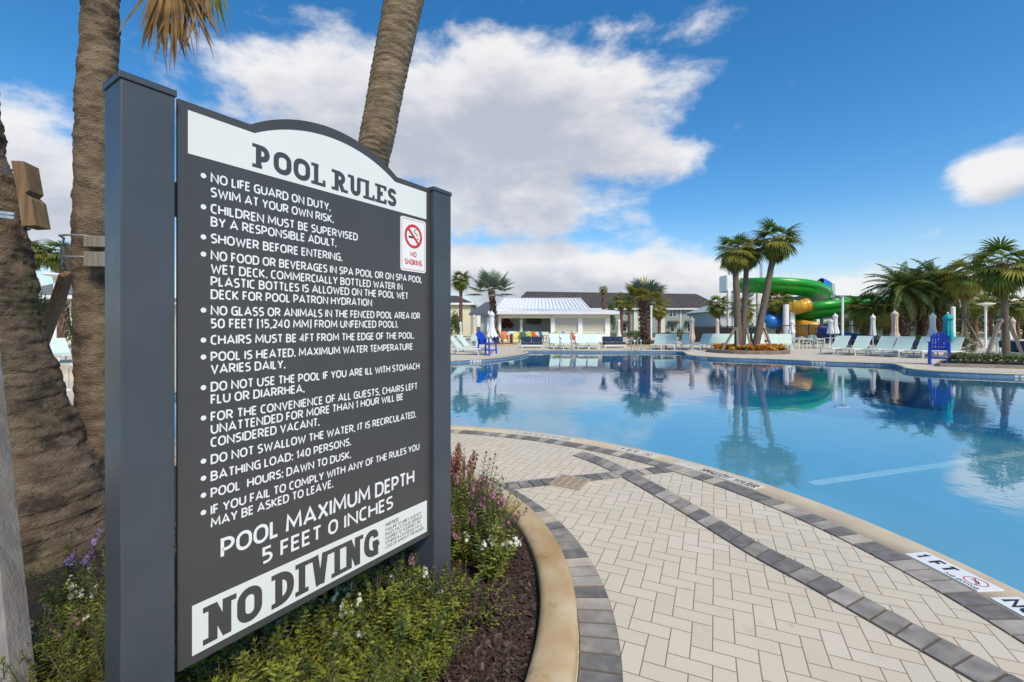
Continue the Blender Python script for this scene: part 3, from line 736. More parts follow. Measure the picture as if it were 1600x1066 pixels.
    mb = MB(); mb.prism([(.0375, .4985), (1.0453, .4985), (1.0453, .6505), (.0375, .6505)], -.0012, .0004, 0, fn); bd = mb.build('no_diving_panel', headw_m, t)
    mb = MB(); put_text(mb, layout_slab('NO DIVING'), F1, .0685, .513, .1165, .682); mb.build('no_diving_lettering', panel_m, bd)
    mb = MB(); put_text(mb, layout('NOTICE:', .24), F1, .786, .6150, .0165, .078, slant=.2)
    for k, (s, w) in enumerate((('FAILURE TO OBEY AMENITY', .221), ('RULES MAY CAUSE SERIOUS', .224), ('INJURIES TO YOURSELF OR', .214), ('OTHERS & CAN RESULT IN A', .223), ('LOSS OF AMENITY PRIVILEGES.', .241))):
        put_text(mb, layout(s, .15), F1, .786, .5945 - k * .0192, .0145, w, slant=.1)
    mb.build('notice_lettering', panel_m, bd)
    # no-smoking plate
    def rrect(x0, x1, y0, y1, r):
        return [(cx + r * math.cos(a), cy + r * math.sin(a)) for cx, cy, q in ((x1 - r, y0 + r, -90), (x1 - r, y1 - r, 0), (x0 + r, y1 - r, 90), (x0 + r, y0 + r, 180)) for a in [R(q + 15 * k) for k in range(7)]]
    mb = MB(); mb.prism(rrect(.874, 1.0365, 1.757, 2.0075, .014), -.0022, .0004, 0, fn); pl = mb.build('no_smoking_plate', letter_m, t)
    F2 = lambda s, tt, l: (s, -.0024 - l, tt)
    mb = MB()
    for q in ribbon([Vector(p) for p in rrect(.882, 1.0285, 1.765, 1.9995, .012)], .0022, True): mb.poly([F2(p.x, p.y, .0001) for p in q])
    cx, cz, rr = .9545, 1.9235, .0495
    for q in ribbon([Vector((cx + rr * math.cos(k * PI / 18), cz + rr * math.sin(k * PI / 18))) for k in range(36)], .0135, True): mb.poly([F2(p.x, p.y, .0004) for p in q])
    for q in ribbon([Vector((cx - rr * .7, cz + rr * .7)), Vector((cx + rr * .7, cz - rr * .7))], .0125): mb.poly([F2(p.x, p.y, .0006) for p in q])
    put_text(mb, layout('NO', .2), F2, .9345, 1.8265, .0255, .040); put_text(mb, layout('SMOKING', .2), F2, .9, 1.7870, .0285, .109)
    mb.build('ban_symbol', red_m, pl)
    mb = MB()
    mb.poly([F2(x, y, .0002) for x, y in ((cx - .031, cz - .010), (cx - .002, cz - .010), (cx - .002, cz - .001), (cx - .031, cz - .001))])
    mb.poly([F2(x, y, .0002) for x, y in ((cx + .022, cz - .010), (cx + .034, cz - .010), (cx + .034, cz - .006), (cx + .022, cz - .006))])
    for ox in (0, .009):
        pts = arc_pts([(cx + .030 - ox, cz + .0), (cx + .030 - ox, cz + .014, .006), (cx + .006 + ox * .3, cz + .016, .006), (cx + .006 + ox * .3, cz + .032, .006), (cx + .02, cz + .036)])
        for q in ribbon(pts, .0022): mb.poly([F2(p.x, p.y, .0002) for p in q])
    mb.build('cigarette_symbol', black_m, pl)
build_sign()

# ------------------------------------------------------------------ palms
bark_m = mat('palm_bark', (.105, .068, .040), .95, 0, 7, col2=(.25, .18, .115), bump=.8, bs=55, detail=10, stretch=(1, 1, 2.2))
def bark_detail(m):
    """moss-green and dark weathered patches with their own outline"""
    N, L = nodes_of(m); b = N['Principled BSDF']; src = b.inputs['Base Color'].links[0].from_socket
    tc = N.new('ShaderNodeTexCoord')
    for sc, lo, hi, col, k in ((2.3, .50, .66, (.085, .080, .028), .7), (3.2, .53, .62, (.045, .030, .019), .85), (16, .60, .72, (.36, .32, .25), .5), (30, .60, .70, (.03, .022, .016), .75)):
        n = N.new('ShaderNodeTexNoise'); mp = N.new('ShaderNodeMapping'); mp.inputs['Location'].default_value = (sc, 2 * sc, 0); mp.inputs['Scale'].default_value = (1, 1, 1.7 if sc > 3 else 1); L.new(tc.outputs['Object'], mp.inputs[0]); L.new(mp.outputs[0], n.inputs['Vector'])
        n.inputs['Scale'].default_value = sc; n.inputs['Detail'].default_value = 8; n.inputs['Roughness'].default_value = .65
        r = N.new('ShaderNodeMapRange'); L.new(n.outputs[0], r.inputs[0]); r.inputs[1].default_value = lo; r.inputs[2].default_value = hi; r.inputs[4].default_value = k
        mx = N.new('ShaderNodeMix'); mx.data_type = 'RGBA'; L.new(r.outputs[0], mx.inputs[0]); L.new(src, mx.inputs[6]); mx.inputs[7].default_value = (*col, 1); src = mx.outputs[2]
    L.new(src, b.inputs['Base Color'])
bark_detail(bark_m)
grey_bark = mat('far_palm_bark', (.16, .12, .085), .95, .35, 9, bump=.8, bs=24, stretch=(1, 1, 3))
red_bark = mat('reddish_palm_bark', (.14, .07, .04), .95, .4, 9, bump=.8, bs=24, stretch=(1, 1, 3))
boot_m = mat('palm_boot', (.11, .062, .036), .95, .4, 7, bump=.6, bs=22)
boot_l = mat('palm_boot_pale', (.24, .17, .115), .95, .3, 7)
lumber = mat('weathered_lumber', (.21, .185, .155), .85, .25, 3, bump=.25, bs=18, stretch=(14, 14, .8), detail=8)
fresh_lumber = mat('tan_lumber', (.22, .135, .065), .8, .35, 3, bump=.2, bs=18, stretch=(10, 10, .8), detail=8)
G1 = mat('frond_green', (.135, .19, .03), .5, .35, 2.5, spec=.35, trans=.35)
G2 = mat('frond_yellow_green', (.29, .265, .045), .5, .25, 2.5, spec=.35, trans=.35)
G3 = mat('frond_brown', (.20, .125, .055), .8, .35, 5, trans=.15)
G4 = mat('frond_silver', (.20, .25, .17), .55, .2, 2.5, trans=.2)
G5 = mat('frond_dark', (.095, .14, .033), .5, .35, 2.5, spec=.35, trans=.25)
stalk_m = mat('frond_stalk', (.16, .15, .05), .6, .2, 6)

def fan(mb, o, az, el, pet, bl, nb, rn, mi, spread=115, droop=.5, w=.034, smi=3, roll=0):
    """one fan leaf: stalk from o, then a disc of pleated blades"""
    o = Vector(o); hd = Vector((math.cos(az), math.sin(az), 0)); pts = []; p = o.copy(); e = el
    for k in range(5):
        pts.append(p.copy()); p = p + (hd * math.cos(e) + Vector((0, 0, 1)) * math.sin(e)) * pet / 4; e -= droop * .22
    mb.tube(pts, [.013, .011, .009, .008, .006], 4, smi, cap=False)
    d = (pts[-1] - pts[-2]).normalized(); side = d.cross(Vector((0, 0, 1)))
    side = side.normalized() if side.length > .05 else Vector((-hd.y, hd.x, 0)); side = (Matrix.Rotation(roll, 3, d) @ side); nrm = side.cross(d)
    h = pts[-1]
    for k in range(nb):
        t = (k + .5) / nb * 2 - 1; a = R(spread) * t + rn.uniform(-.05, .05); L = bl * (1 - .28 * abs(t)) * rn.uniform(.85, 1.05)
        dr = d * math.cos(a) + side * math.sin(a); wv = (side * math.cos(a) - d * math.sin(a)) * w * (bl / .8)
        dr = (dr + nrm * (.10 - .25 * abs(t))).normalized(); g = Vector((0, 0, -1)); fold = nrm * w * .35
        q = h; segs = [(0, .25), (.45, 1), (.78, .6), (1, .06)]; P = []; dd = dr.copy(); last = 0
        for s, ww in segs:
            q = q + dd * L * (s - last); dd = (dd + g * droop * (.22 if s < .5 else .75)).normalized(); last = s
            P.append((q.copy(), ww))
        for (q0, w0), (q1, w1) in zip(P, P[1:]):
            mb.poly([q0 - wv * w0 + fold * w0, q0, q1, q1 - wv * w1 + fold * w1], mi); mb.poly([q0, q0 + wv * w0 + fold * w0, q1 + wv * w1 + fold * w1, q1], mi)
def fan_crown(name, seed, nl=38, pet=.58, bl=.80, nb=22, low=-60, dead=5, mats=(G1, G2, G3, stalk_m), w=.032, droop=.95, yellow=.35):
    rn = random.Random(seed); mb = MB()
    for i in range(nl):
        f = i / (nl - 1); el = R(70 - (70 - low) * f ** .85) + rn.uniform(-.12, .12); az = i * 2.399 + rn.uniform(-.2, .2)
        fan(mb, (.05 * math.cos(az), .05 * math.sin(az), -.15 * f), az, el, pet * rn.uniform(.8, 1.1), bl * rn.uniform(.85, 1.1), nb, rn, 1 if rn.random() < yellow * (f + .4) else 0, droop=droop * (.7 + f * .7), w=w)
    for i in range(dead):
        az = rn.uniform(0, 6.28); fan(mb, (.06 * math.cos(az), .06 * math.sin(az), -.3), az, R(-70), pet * .6, bl * .9, nb - 4, rn, 2, spread=55, droop=.5, w=w, smi=2)
    for i in range(14):                                       # leaf bases
        az = i * 2.399; p = Vector((.10 * math.cos(az), .10 * math.sin(az), -.5 + .035 * i)); q = p + Vector((.11 * math.cos(az), .11 * math.sin(az), .22)); mb.bar(p, q, .05, .02, 2)
    return mb.mesh(name, mats)
def feather_crown(name, seed, nf=58, L=2.7, nl=44, mats=(G5, G1, G3, stalk_m), low=-35):
    rn = random.Random(seed); mb = MB(); Z = Vector((0, 0, 1))
    for i in range(nf):
        f = i / (nf - 1); el = R(80 - (80 - low) * f) + rn.uniform(-.1, .1); az = i * 2.399 + rn.uniform(-.2, .2); hd = Vector((math.cos(az), math.sin(az), 0)); sd = Vector((-hd.y, hd.x, 0))
        l = L * rn.uniform(.85, 1.1); p = Vector((0, 0, 0)); pts = [p.copy()]; e = el
        for k in range(10): p = p + (hd * math.cos(e) + Z * math.sin(e)) * l / 10; e -= .125 + .06 * f; pts.append(p.copy())
        mb.tube(pts, [.022 - .0019 * k for k in range(11)], 4, 3, cap=False); mi = 1 if rn.random() < .3 else 0
        if f > .93: mi = 2
        for k in range(nl):
            t = .12 + .88 * (k + .5) / nl; j = min(9, int(t * 10)); q = pts[j].lerp(pts[j + 1], t * 10 - j); d = (pts[j + 1] - pts[j]).normalized(); up = sd.cross(d)
            ll = .42 * math.sin(PI * min(1, .25 + t * .72)) * rn.uniform(.85, 1.1) * L / 2.6
            for s in (-1, 1):
                v = (d * .55 + sd * s * .8 + up * rn.uniform(.05, .4)).normalized(); a = q + v * ll * .55; b = q + v * ll - Z * ll * .22; ww = d * .026 * L / 2.6
                mb.poly([q - ww * .6, q + ww * .6, a + ww, a - ww], mi); mb.poly([a - ww, a + ww, b], mi)
    return mb.mesh(name, mats)
def trunk_mb(pts, rad, seg=24, rings=60, amp=.012, seed=0, ringstep=.09, ringamp=.006, rough=3.0):
    """tapered trunk through control points with bark relief"""
    P = spline3(pts, rings); n = len(P); mb = MB(); m = len(rad) - 1; dist = 0
    for i, p in enumerate(P):
        t = i / (n - 1) * m; k = min(m - 1, int(t)); r = rad[k] + (rad[k + 1] - rad[k]) * (t - k)
        if i: dist += (p - P[i - 1]).length
        for j in range(seg):
            a = 2 * PI * j / seg; c, s = math.cos(a), math.sin(a); q = Vector((c, s, 0)) * r + p
            w = dist + .035 * noise.noise(Vector((c * 1.3, s * 1.3, dist * 2 + seed)))
            fr = (w / ringstep) % 1
            h = amp * noise.fractal(Vector((q.x * rough + seed, q.y * rough, q.z * rough * 1.5)), .8, 2.1, 5) * 1.3 + ringamp * (1 - 2 * fr) + amp * .5 * noise.noise(Vector((q.x * 22, q.y * 22, q.z * 30 + seed)))
            mb.v.append((p.x + c * (r + h), p.y + s * (r + h), p.z))
    for i in range(n - 1):
        for j in range(seg):
            k = (j + 1) % seg; mb.f.append((i * seg + j, i * seg + k, (i + 1) * seg + k, (i + 1) * seg + j)); mb.m.append(0)
    mb.f.append(tuple((n - 1) * seg + j for j in range(seg))); mb.m.append(0)
    return mb
def spline3(P, total):
    P = [Vector(p) for p in P]; out = []; m = len(P) - 1
    for i in range(total + 1):
        t = i / total * m; k = min(m - 1, int(t)); u = t - k; p0 = P[max(k - 1, 0)]; p1 = P[k]; p2 = P[k + 1]; p3 = P[min(k + 2, m)]
        out.append(.5 * ((2 * p1) + (p2 - p0) * u + (2 * p0 - 5 * p1 + 4 * p2 - p3) * u * u + (3 * p1 - p0 - 3 * p2 + p3) * u**3))
    return out
CROWN = [fan_crown('fan_crown', 3), fan_crown('fan_crown', 4, nl=34, yellow=.55, dead=8), fan_crown('fan_crown', 9, nl=42, low=-40, dead=3)]
CROWN_Y = fan_crown('fan_crown', 12, nl=36, yellow=.9, dead=10, bl=.8)
CROWN_S = fan_crown('fan_crown', 21, nl=22, pet=1.0, bl=1.0, nb=22, low=-5, dead=0, mats=(G4, G4, G3, stalk_m), w=.05, droop=.18)
CROWN_S2 = fan_crown('fan_crown', 22, nl=20, pet=.9, bl=1.0, nb=22, low=10, dead=0, mats=(G4, G2, G3, stalk_m), w=.05, droop=.25, yellow=.6)
DATE = [feather_crown('feather_crown', 5), feather_crown('feather_crown', 6, nf=64)]

# --- the three big trunks in the planter
def near_palms():
    # left palm, leaning out of frame: right edge measured in the photo
    Yc = 2.95; edge = [(838, 196, .60), (800, 181, .56), (760, 168, .49), (700, 141, .42), (640, 110, .355), (595, 93, .315), (547, 78, .285), (485, 59, .26), (427, 50, .245), (351, 34, .23), (246, 9, .215), (200, 1, .205), (60, -22, .20), (-60, -50, .19), (-300, -110, .18), (-520, -165, .17)]
    pts, rad = [], []
    for py, px, r in edge:
        z = CH + (HOR - py) / F * Yc; x = (px - 800) / F * Yc; pts.append((x - r * math.hypot(1, x / Yc) + .035 * max(0, min(1, (z - 1.4) / .6)), Yc, z)); rad.append(r)
    pts.insert(0, (pts[0][0], Yc, -.12)); rad.insert(0, .66)
    t = thing('palm_tree', 'thick leaning palm trunk at the left edge with a strapped notched wood block', 'palm tree', (pts[0][0], Yc, 0)); M = Matrix.Translation((-pts[0][0], -Yc, 0))
    loc = lambda p: Vector(p) - Vector((pts[0][0], Yc, 0))
    trunk_mb([loc(p) for p in pts], rad, 130, 380, .017, 2.0, .085, .0035, 3.2).build('trunk', bark_m, t, smooth=True)
    tp = loc(pts[-1]); c = link('crown', CROWN[0], t); c.location = tp + Vector((0, 0, .3)); c.scale = (1.4,) * 3
    # notched block and two straps
    def P(px, py, y): q = D(px, py, y); return loc(q)
    y0 = 2.86
    prof_ = [(17, 251), (37, 252), (45, 297), (39, 302), (49, 311), (57, 352), (34, 353), (27, 305)]
    f = [P(a, b, y0) for a, b in prof_]; bk = [p + Vector((-.04, .13, 0)) for p in f]
    mb = MB(); n = len(f); mb.poly(f); mb.poly(list(reversed(bk)))
    for i in range(n): mb.poly([f[i], f[(i + 1) % n], bk[(i + 1) % n], bk[i]])
    mb.build('brace_block', fresh_lumber, t, bevel=.003)
    for a, b, c_ in ((273, 40, -4), (345, 57, -2)):
        z = CH + (HOR - a) / F * Yc; k = min(range(len(pts)), key=lambda i: abs(pts[i][2] - z)); cx = pts[k][0]; r = rad[k] + .022
        ring = []; mb = MB()
        for j in range(40):
            an = 2 * PI * j / 40; q = Vector((cx + r * math.cos(an), Yc + r * math.sin(an), z + .01 * math.cos(an)))
            if -1.35 < (an if an < PI else an - 2 * PI) < .5: q.x = min(q.x + .11, D(b, a, y0).x + .006); q.y = min(q.y, y0 - .006) if an > PI else q.y
            ring.append(loc(q))
        for i in range(40):
            p, q = ring[i], ring[(i + 1) % 40]
            for dz in (-.012, .012): mb.poly([p + Vector((0, 0, dz - .009)), q + Vector((0, 0, dz - .009)), q + Vector((0, 0, dz + .009)), p + Vector((0, 0, dz + .009))])
        mb.build('strap', steel, t)
    # second palm behind the near post
    Yb = 3.35; ctr = [(833, 172, .20), (700, 158, .185), (600, 152, .168), (500, 149, .165), (400, 148, .163), (300, 149, .162), (200, 150, .16), (120, 153, .155), (50, 157, .150), (0, 158, .148), (-60, 160, .147), (-200, 165, .145), (-420, 170, .14)]
    pts = []; rad = []
    for py, px, r in ctr: q = D(px, py, Yb); pts.append((q.x, Yb, max(q.z, -.1))); rad.append(r * .75)
    base = Vector((pts[0][0], Yb, 0)); t = thing('palm_tree', 'upright mossy palm trunk behind the near sign post with strapped wood blocks and dead fronds', 'palm tree', base); loc = lambda p: Vector(p) - base
    trunk_mb([loc(p) for p in pts], rad, 90, 340, .009, 11.0, .07, .0024, 5).build('trunk', bark_m, t, smooth=True)
    top = loc(pts[-1]); rn = random.Random(4); mb = MB()
    for i in range(20):
        f = i / 19; az = i * 2.399; fan(mb, top + Vector((0, 0, .15 - .2 * f)), az, R(80 - 70 * f), 1.0, .85, 24, rn, 0 if f < .7 else 1, droop=.5)
    mb.build('crown', (G1, G2, G3, stalk_m), t)
    mb = MB()                                                  # hanging dead fans
    for hx, hy, yy, az, L, mi, ang_, nb in ((268, -52, 3.30, 0.2, .80, 0, 46, 30), (252, -30, 3.42, .6, .62, 0, 38, 22), (300, -62, 3.38, -.2, .74, 0, 34, 24), (328, -70, 3.6, .0, .66, 1, 30, 18)):
        h = loc(D(hx, hy, yy)); mb.tube([top + Vector((.06, 0, .05)), (top + h) / 2 + Vector((0, 0, .16)), h], [.014, .011, .009], 5, 2, cap=False)
        for k in range(nb):
            tt = (k + .5) / nb * 2 - 1; a = R(ang_) * tt + rn.uniform(-.06, .06); ln = L * (1 - .16 * abs(tt)) * rn.uniform(.70, 1.05)
            d = Vector((math.sin(a), rn.uniform(-.12, .12), -math.cos(a))); sv = Vector((math.cos(a), rn.uniform(-.9, .9), math.sin(a))).normalized(); q = h; P_ = []; last = 0; curl = rn.uniform(-.25, .25)
            for s_, ww in ((0, .3), (.3, .8), (.55, 1), (.78, .6), (1, .08)):
                q = q + d * ln * (s_ - last); last = s_; d = (d + Vector((curl * .3 - .16 * d.x, curl * .2, -.10))).normalized(); P_.append((q.copy(), ww * rn.uniform(.8, 1.1)))
            w = rn.uniform(.010, .019)
            for (a0, w0), (a1, w1) in zip(P_, P_[1:]):
                fo = Vector((0, -.6 * w, 0)); mb.poly([a0 - sv * w * w0, a0 + fo * w0, a1 + fo * w1, a1 - sv * w * w1], mi); mb.poly([a0 + fo * w0, a0 + sv * w * w0, a1 + sv * w * w1, a1 + fo * w1], mi)
    mb.build('dead_frond', (mat('dead_frond_tan', (.27, .155, .055), .75, .45, 7, trans=.25), G2, stalk_m), t)
    # blocks, straps, leaning brace
    mb = MB(); M = Matrix.Rotation(R(-8), 4, 'Z')
    p = loc(D(152, 398, Yb - .165)); M = Matrix.Translation(p) @ Matrix.Rotation(R(6), 4, 'Z')
    for z0, z1 in ((.052, .128), (-.085, .018)): mb = MB(); mb.box(-.075, .09, -.02, .05, z0, z1, 0, M); mb.build('brace_block', lumber, t, bevel=.003)
    mb = MB(); M2 = Matrix.Translation(loc(D(112, 405, Yb - .02))) @ Matrix.Rotation(R(65), 4, 'Z'); mb.box(-.06, .06, -.035, .015, -.09, .09, 0, M2)
    mb.build('brace_block', lumber, t, bevel=.003)
    for dz, zc in ((.105, 0), (-.045, 0)):
        mb = MB(); c0 = loc(D(149, 398, Yb)); ring = []
        for an, r in ((-95, .200), (-70, .200), (-40, .165), (-15, .135), (20, .130), (60, .130), (100, .130), (140, .130), (165, .135), (190, .17), (200, .185), (212, .175), (230, .165), (245, .200)):
            ring.append(c0 + Vector((r * math.cos(R(an)), r * math.sin(R(an)), dz + (.0 if not 90 < an < 240 else -.045 * math.sin(R((an - 90) / 150 * 180))))))
        mb.tube(ring, .0075, 6, 0, closed=True); mb.build('strap', steel, t)
    mb = MB(); mb.bar(loc(D(106, 425, Yb + .12)), loc(D(58, 560, Yb + .55)), .04, .13, up=Vector((.5, -1, 0))); mb.build('brace', fresh_lumber, t, bevel=.003)
    # third palm behind the board
    seq = [(5.0, 520, .19), (4.55, 440, .17), (4.2, 300, .152), (4.0, 220, .147), (3.88, 110, .150), (3.76, 0, .158), (3.66, -120, .150), (3.52, -340, .14), (3.42, -620, .13)]
    ctrx = {520: 505, 440: 528, 300: 567, 220: 588, 110: 609, 0: 631, -120: 650, -340: 684, -620: 724}
    pts = [tuple(D(ctrx[py], py, Y)) for Y, py, r in seq]; rad = [r for *_, r in seq]
    pts.insert(0, (pts[0][0] - .75, pts[0][1] + .25, -.1)); rad.insert(0, .25)
    base = Vector((pts[0][0], pts[0][1], 0)); t = thing('palm_tree', 'ringed grey palm trunk rising behind the top of the sign board', 'palm tree', base)
    trunk_mb([Vector(p) - base for p in pts], rad, 80, 400, .005, 31.0, .045, .0042, 5).build('trunk', mat('ringed_tan_bark', (.16, .105, .06), .95, 0, 9, col2=(.36, .27, .17), bump=.8, bs=45, detail=10, stretch=(1, 1, 4)), t, smooth=True)
    c = link('crown', CROWN[2], t); c.location = Vector(pts[-1]) - base + Vector((0, 0, .4)); c.scale = (1.3,) * 3
near_palms()
t = thing('wood_brace', 'weathered grey timber prop leaning at the left edge in front of the thick trunk', 'timber prop', G(36, 1262))
a = G(36, 1262); b = D(-66, 200, 2.35); mb = MB(); mb.bar(Vector((0, 0, -.1)), b - a, .092, .092, up=Vector((.2, -1, 0)))
mb.build('timber', mat('knotty_grey_timber', (.22, .205, .185), .85, .2, 2.0, bump=.3, bs=10, stretch=(11, 11, .7), detail=9), t, bevel=.004)

# ------------------------------------------------------------------ flower bed
LF = [mat('leaf_deep', (.095, .13, .022), .5, .35, 20, trans=.25), mat('leaf_lime', (.25, .27, .032), .5, .3, 20, trans=.3), mat('leaf_bronze', (.085, .060, .028), .6, .4, 20, trans=.2)]
stem_m = mat('stem_brown', (.075, .055, .03), .7, .3, 20)
PET = {'white': mat('petal_white', (.78, .77, .62), .6, .1, 30, trans=.2), 'pink': mat('petal_pink', (.33, .15, .20), .6, .3, 30, trans=.2),
       'purple': mat('petal_purple', (.24, .16, .34), .6, .3, 30, trans=.2), 'rust': mat('seed_rust', (.22, .07, .05), .7, .4, 30)}
def leaf(mb, p, d, nrm, L, w, mi):
    s = d.cross(nrm).normalized(); m = p + d * L * .45; t = p + d * L - nrm * L * .18; f = nrm * w * .25
    mb.poly([p, m - s * w + f, t, m], mi); mb.poly([p, m, t, m + s * w + f], mi)
def flowering(seed, n, h, spread, leafmix, lw, ll, pitch, fl=None, flen=.3, floral=.8):
    """foliage mesh and flower mesh of one clump"""
    rn = random.Random(seed); A = MB(); B = MB(); Z = Vector((0, 0, 1))
    for i in range(n):
        az = rn.uniform(0, 6.28); r0 = rn.uniform(0, .06); p = Vector((r0 * math.cos(az), r0 * math.sin(az), 0)); out = rn.uniform(.1, 1) * spread
        H = h * rn.uniform(.7, 1.1) * (1 - .25 * out); pts = []; K = 7
        for k in range(K + 1):
            t = k / K; pts.append(p + Vector((math.cos(az) * out * H * t ** 1.3 + .012 * rn.uniform(-1, 1), math.sin(az) * out * H * t ** 1.3 + .012 * rn.uniform(-1, 1), H * t * (1 - .12 * out * t))))
        A.tube(pts, [.0032 - .0003 * k for k in range(K + 1)], 4, 3, cap=False)
        has = fl and rn.random() < floral; top = 1 - (flen if has else 0); k = 0; s = .10 * H; ph = rn.uniform(0, 6)
        mi = rn.choices((0, 1, 2), leafmix)[0]
        while s < H * top:
            t = s / H * K; j = min(K - 1, int(t)); q = pts[j].lerp(pts[j + 1], t - j); ax = (pts[j + 1] - pts[j]).normalized()
            for o in (0, PI):
                a = ph + k * 1.57 + o + rn.uniform(-.4, .4); sd = Vector((math.cos(a), math.sin(a), 0)); up = rn.uniform(.15, .9); d = (sd + ax * up).normalized(); nn = (ax - d * ax.dot(d)).normalized()
                L = ll * rn.uniform(.6, 1.15) * (1.1 - .5 * s / H); leaf(A, q, d, nn, L, L * lw, mi if rn.random() < .8 else rn.choice((0, 1)))
            k += 1; s += pitch * rn.uniform(.7, 1.2)
        if not has:
            for o in range(5):
                a = o * 1.25; d = Vector((math.cos(a) * .5, math.sin(a) * .5, .9)).normalized(); leaf(A, pts[-1], d, Vector((math.cos(a), math.sin(a), 0)), ll * .5, ll * .5 * lw, mi)
        else:
            s = H * (top + .02)
            while s < H:
                t = s / H * K; j = min(K - 1, int(t)); q = pts[j].lerp(pts[j + 1], t - j)
                for o in range(2):
                    a = rn.uniform(0, 6.28); sz = .0105 * rn.uniform(.7, 1.25) * (1.25 - .6 * (s / H - top) / max(flen, .01)); c = q + Vector((math.cos(a), math.sin(a), .1)) * sz * 1.1; fd = Vector((math.cos(a), math.sin(a), .35)).normalized(); sv = fd.cross(Z).normalized(); uv = sv.cross(fd)
                    for w in range(5):
                        b = w * 1.2566; d = (sv * math.cos(b) + uv * math.sin(b) + fd * .25).normalized(); e = sv * -math.sin(b) + uv * math.cos(b)
                        B.poly([c, c + d * sz * .7 - e * sz * .42, c + d * sz * 1.15, c + d * sz * .7 + e * sz * .42])
                s += .0105 * rn.uniform(.7, 1.5)
    return A, B
KIT = {}
def kit(key, name, n, h, sp, mixv, lw, ll, pitch, fl, flen, floral, seeds):
    KIT[key] = []
    for sd in seeds:
        A, B = flowering(sd, n, h, sp, mixv, lw, ll, pitch, fl, flen, floral)
        KIT[key].append((name, A.mesh(name + '_foliage', LF + [stem_m]), B.mesh(name + '_blossom', PET[fl]) if fl and B.f else None))
kit('white', 'flowering_plant', 17, .40, .6, (3, 5, .3), .17, .058, .015, 'white', .18, .50, (1, 2, 3))
kit('pink', 'flowering_plant', 18, .46, .5, (4, 2.5, 1.5), .15, .048, .014, 'pink', .22, .32, (4, 5, 6))
kit('purple', 'flowering_plant', 17, .46, .5, (4, 2.5, 1), .15, .048, .014, 'purple', .22, .32, (7, 8))
kit('rust', 'flowering_plant', 16, .50, .4, (3, 2, 3), .14, .04, .02, 'rust', .32, .7, (9, 10))
kit('lime', 'low_shrub', 22, .34, .85, (1.0, 6, .2), .17, .044, .010, None, 0, 0, (11, 12, 13))
kit('feather', 'low_shrub', 26, .40, .7, (4, 2.5, .8), .12, .032, .0095, None, 0, 0, (14, 15, 16))
kit('dry', 'low_shrub', 16, .30, .8, (1, 2.2, 4), .15, .034, .014, None, 0, 0, (17, 18))
rp = random.Random(77); kc = {}
def plant(key, x, y, label, group, sc=1.0):
    i = kc.get(key, 0); kc[key] = i + 1; name, a, b = KIT[key][i % len(KIT[key])]
    t = thing(name, label, 'flowering plant' if b else 'shrub', (x, y, mz(x, y) - .01), rp.uniform(0, 6.28), group, sc * rp.uniform(.85, 1.15)); t.rotation_euler = (rp.gauss(0, .08), rp.gauss(0, .08), rp.uniform(0, 6.28))
    link('foliage', a, t)
    if b: link('blossom', b, t)
# (species, photo pixel on the soil, scale)
for key, x, y, sc in (('white', -.135, 2.62, 1.05),): plant(key, x, y, 'bright green plant with white flower spikes on the mulch right of the far sign post', None, sc)
plant('white', -.42, 2.25, 'single straggly plant with white and pink tips at the foot of the far sign post', None, .8)
plant('dry', -.20, 2.22, 'brown half-dead plant drooping on the mulch beside the far sign post', None, 1.0)
plant('dry', -.30, 2.05, 'sparse bronze-leaved plant in front of the far sign post', None, .8)
def inside(x, y):
    u = (x - SX) * .55063 + (y - SY) * .83475; v = -(x - SX) * .83475 + (y - SY) * .55063
    for u0 in (-.14, 1.07):
        if u0 - .05 < u < u0 + .18 and -.09 < v < .16: return True
    return math.hypot(x + 2.5, y - 2.95) < .60 and x < -1.95 or math.hypot(x + 2.95, y - 3.35) < .25
pts_used = []
def scatter(key, x0, x1, y0, y1, n, label, group, sc=1.0, mind=.14, rmax=2.28, test=None):
    c = 0; tries = 0
    while c < n and tries < 900:
        tries += 1; x, y = rp.uniform(x0, x1), rp.uniform(y0, y1)
        if math.hypot(x - PC.x, y - PC.y) > rmax or inside(x, y) or (test and not test(x, y)): continue
        if any((x - a) ** 2 + (y - b) ** 2 < mind * mind for a, b in pts_used): continue
        pts_used.append((x, y)); plant(key, x, y, label, group, sc); c += 1
scatter('pink', -.62, -.12, 2.75, 3.75, 7, 'tall pink-spiked plant in the clump beyond the far sign post', 'pink spiked plants by the curb', 1.0, .12)
scatter('purple', -.70, -.3, 2.9, 3.6, 1, 'single lavender-spiked plant among pink ones beyond the far sign post', None, .85, .12)
scatter('rust', -.95, -.30, 3.3, 4.15, 11, 'plant with rust-red seed spikes at the far tip of the bed by the curb', 'rust seed-spike plants', 1.0, .12)
scatter('dry', -.6, -.12, 2.8, 3.7, 5, 'bronze-leaved plant between the pink spikes beyond the far sign post', 'bronze plants beyond the far post', 1.1, .12)
scatter('feather', -.9, -.15, 2.75, 3.9, 14, 'feathery green shrub filling the bed behind the far sign post', 'feathery shrubs behind the far post', 1.0, .13)
scatter('white', -1.15, -.55, 1.80, 2.45, 7, 'green plant with small white flower heads under the sign board', 'white flowers under the board', .85, .20)
scatter('feather', -1.75, -.55, 2.0, 3.3, 26, 'feathery dark green shrub growing under and behind the sign board', 'feathery shrubs under the board', 1.0, .15)
scatter('lime', -1.15, -.30, 1.50, 2.3, 22, 'low lime green shrub with tiny narrow leaves at the front of the bed', 'low lime shrubs at the front', 1.0, .13, test=lambda x, y: x < -.30 - .35 * (2.1 - y) or y > 1.6)
scatter('feather', -1.1, -.36, 1.40, 2.2, 14, 'low dark green shrub between the lime ones at the front of the bed', 'low dark shrubs at the front', .85, .11)
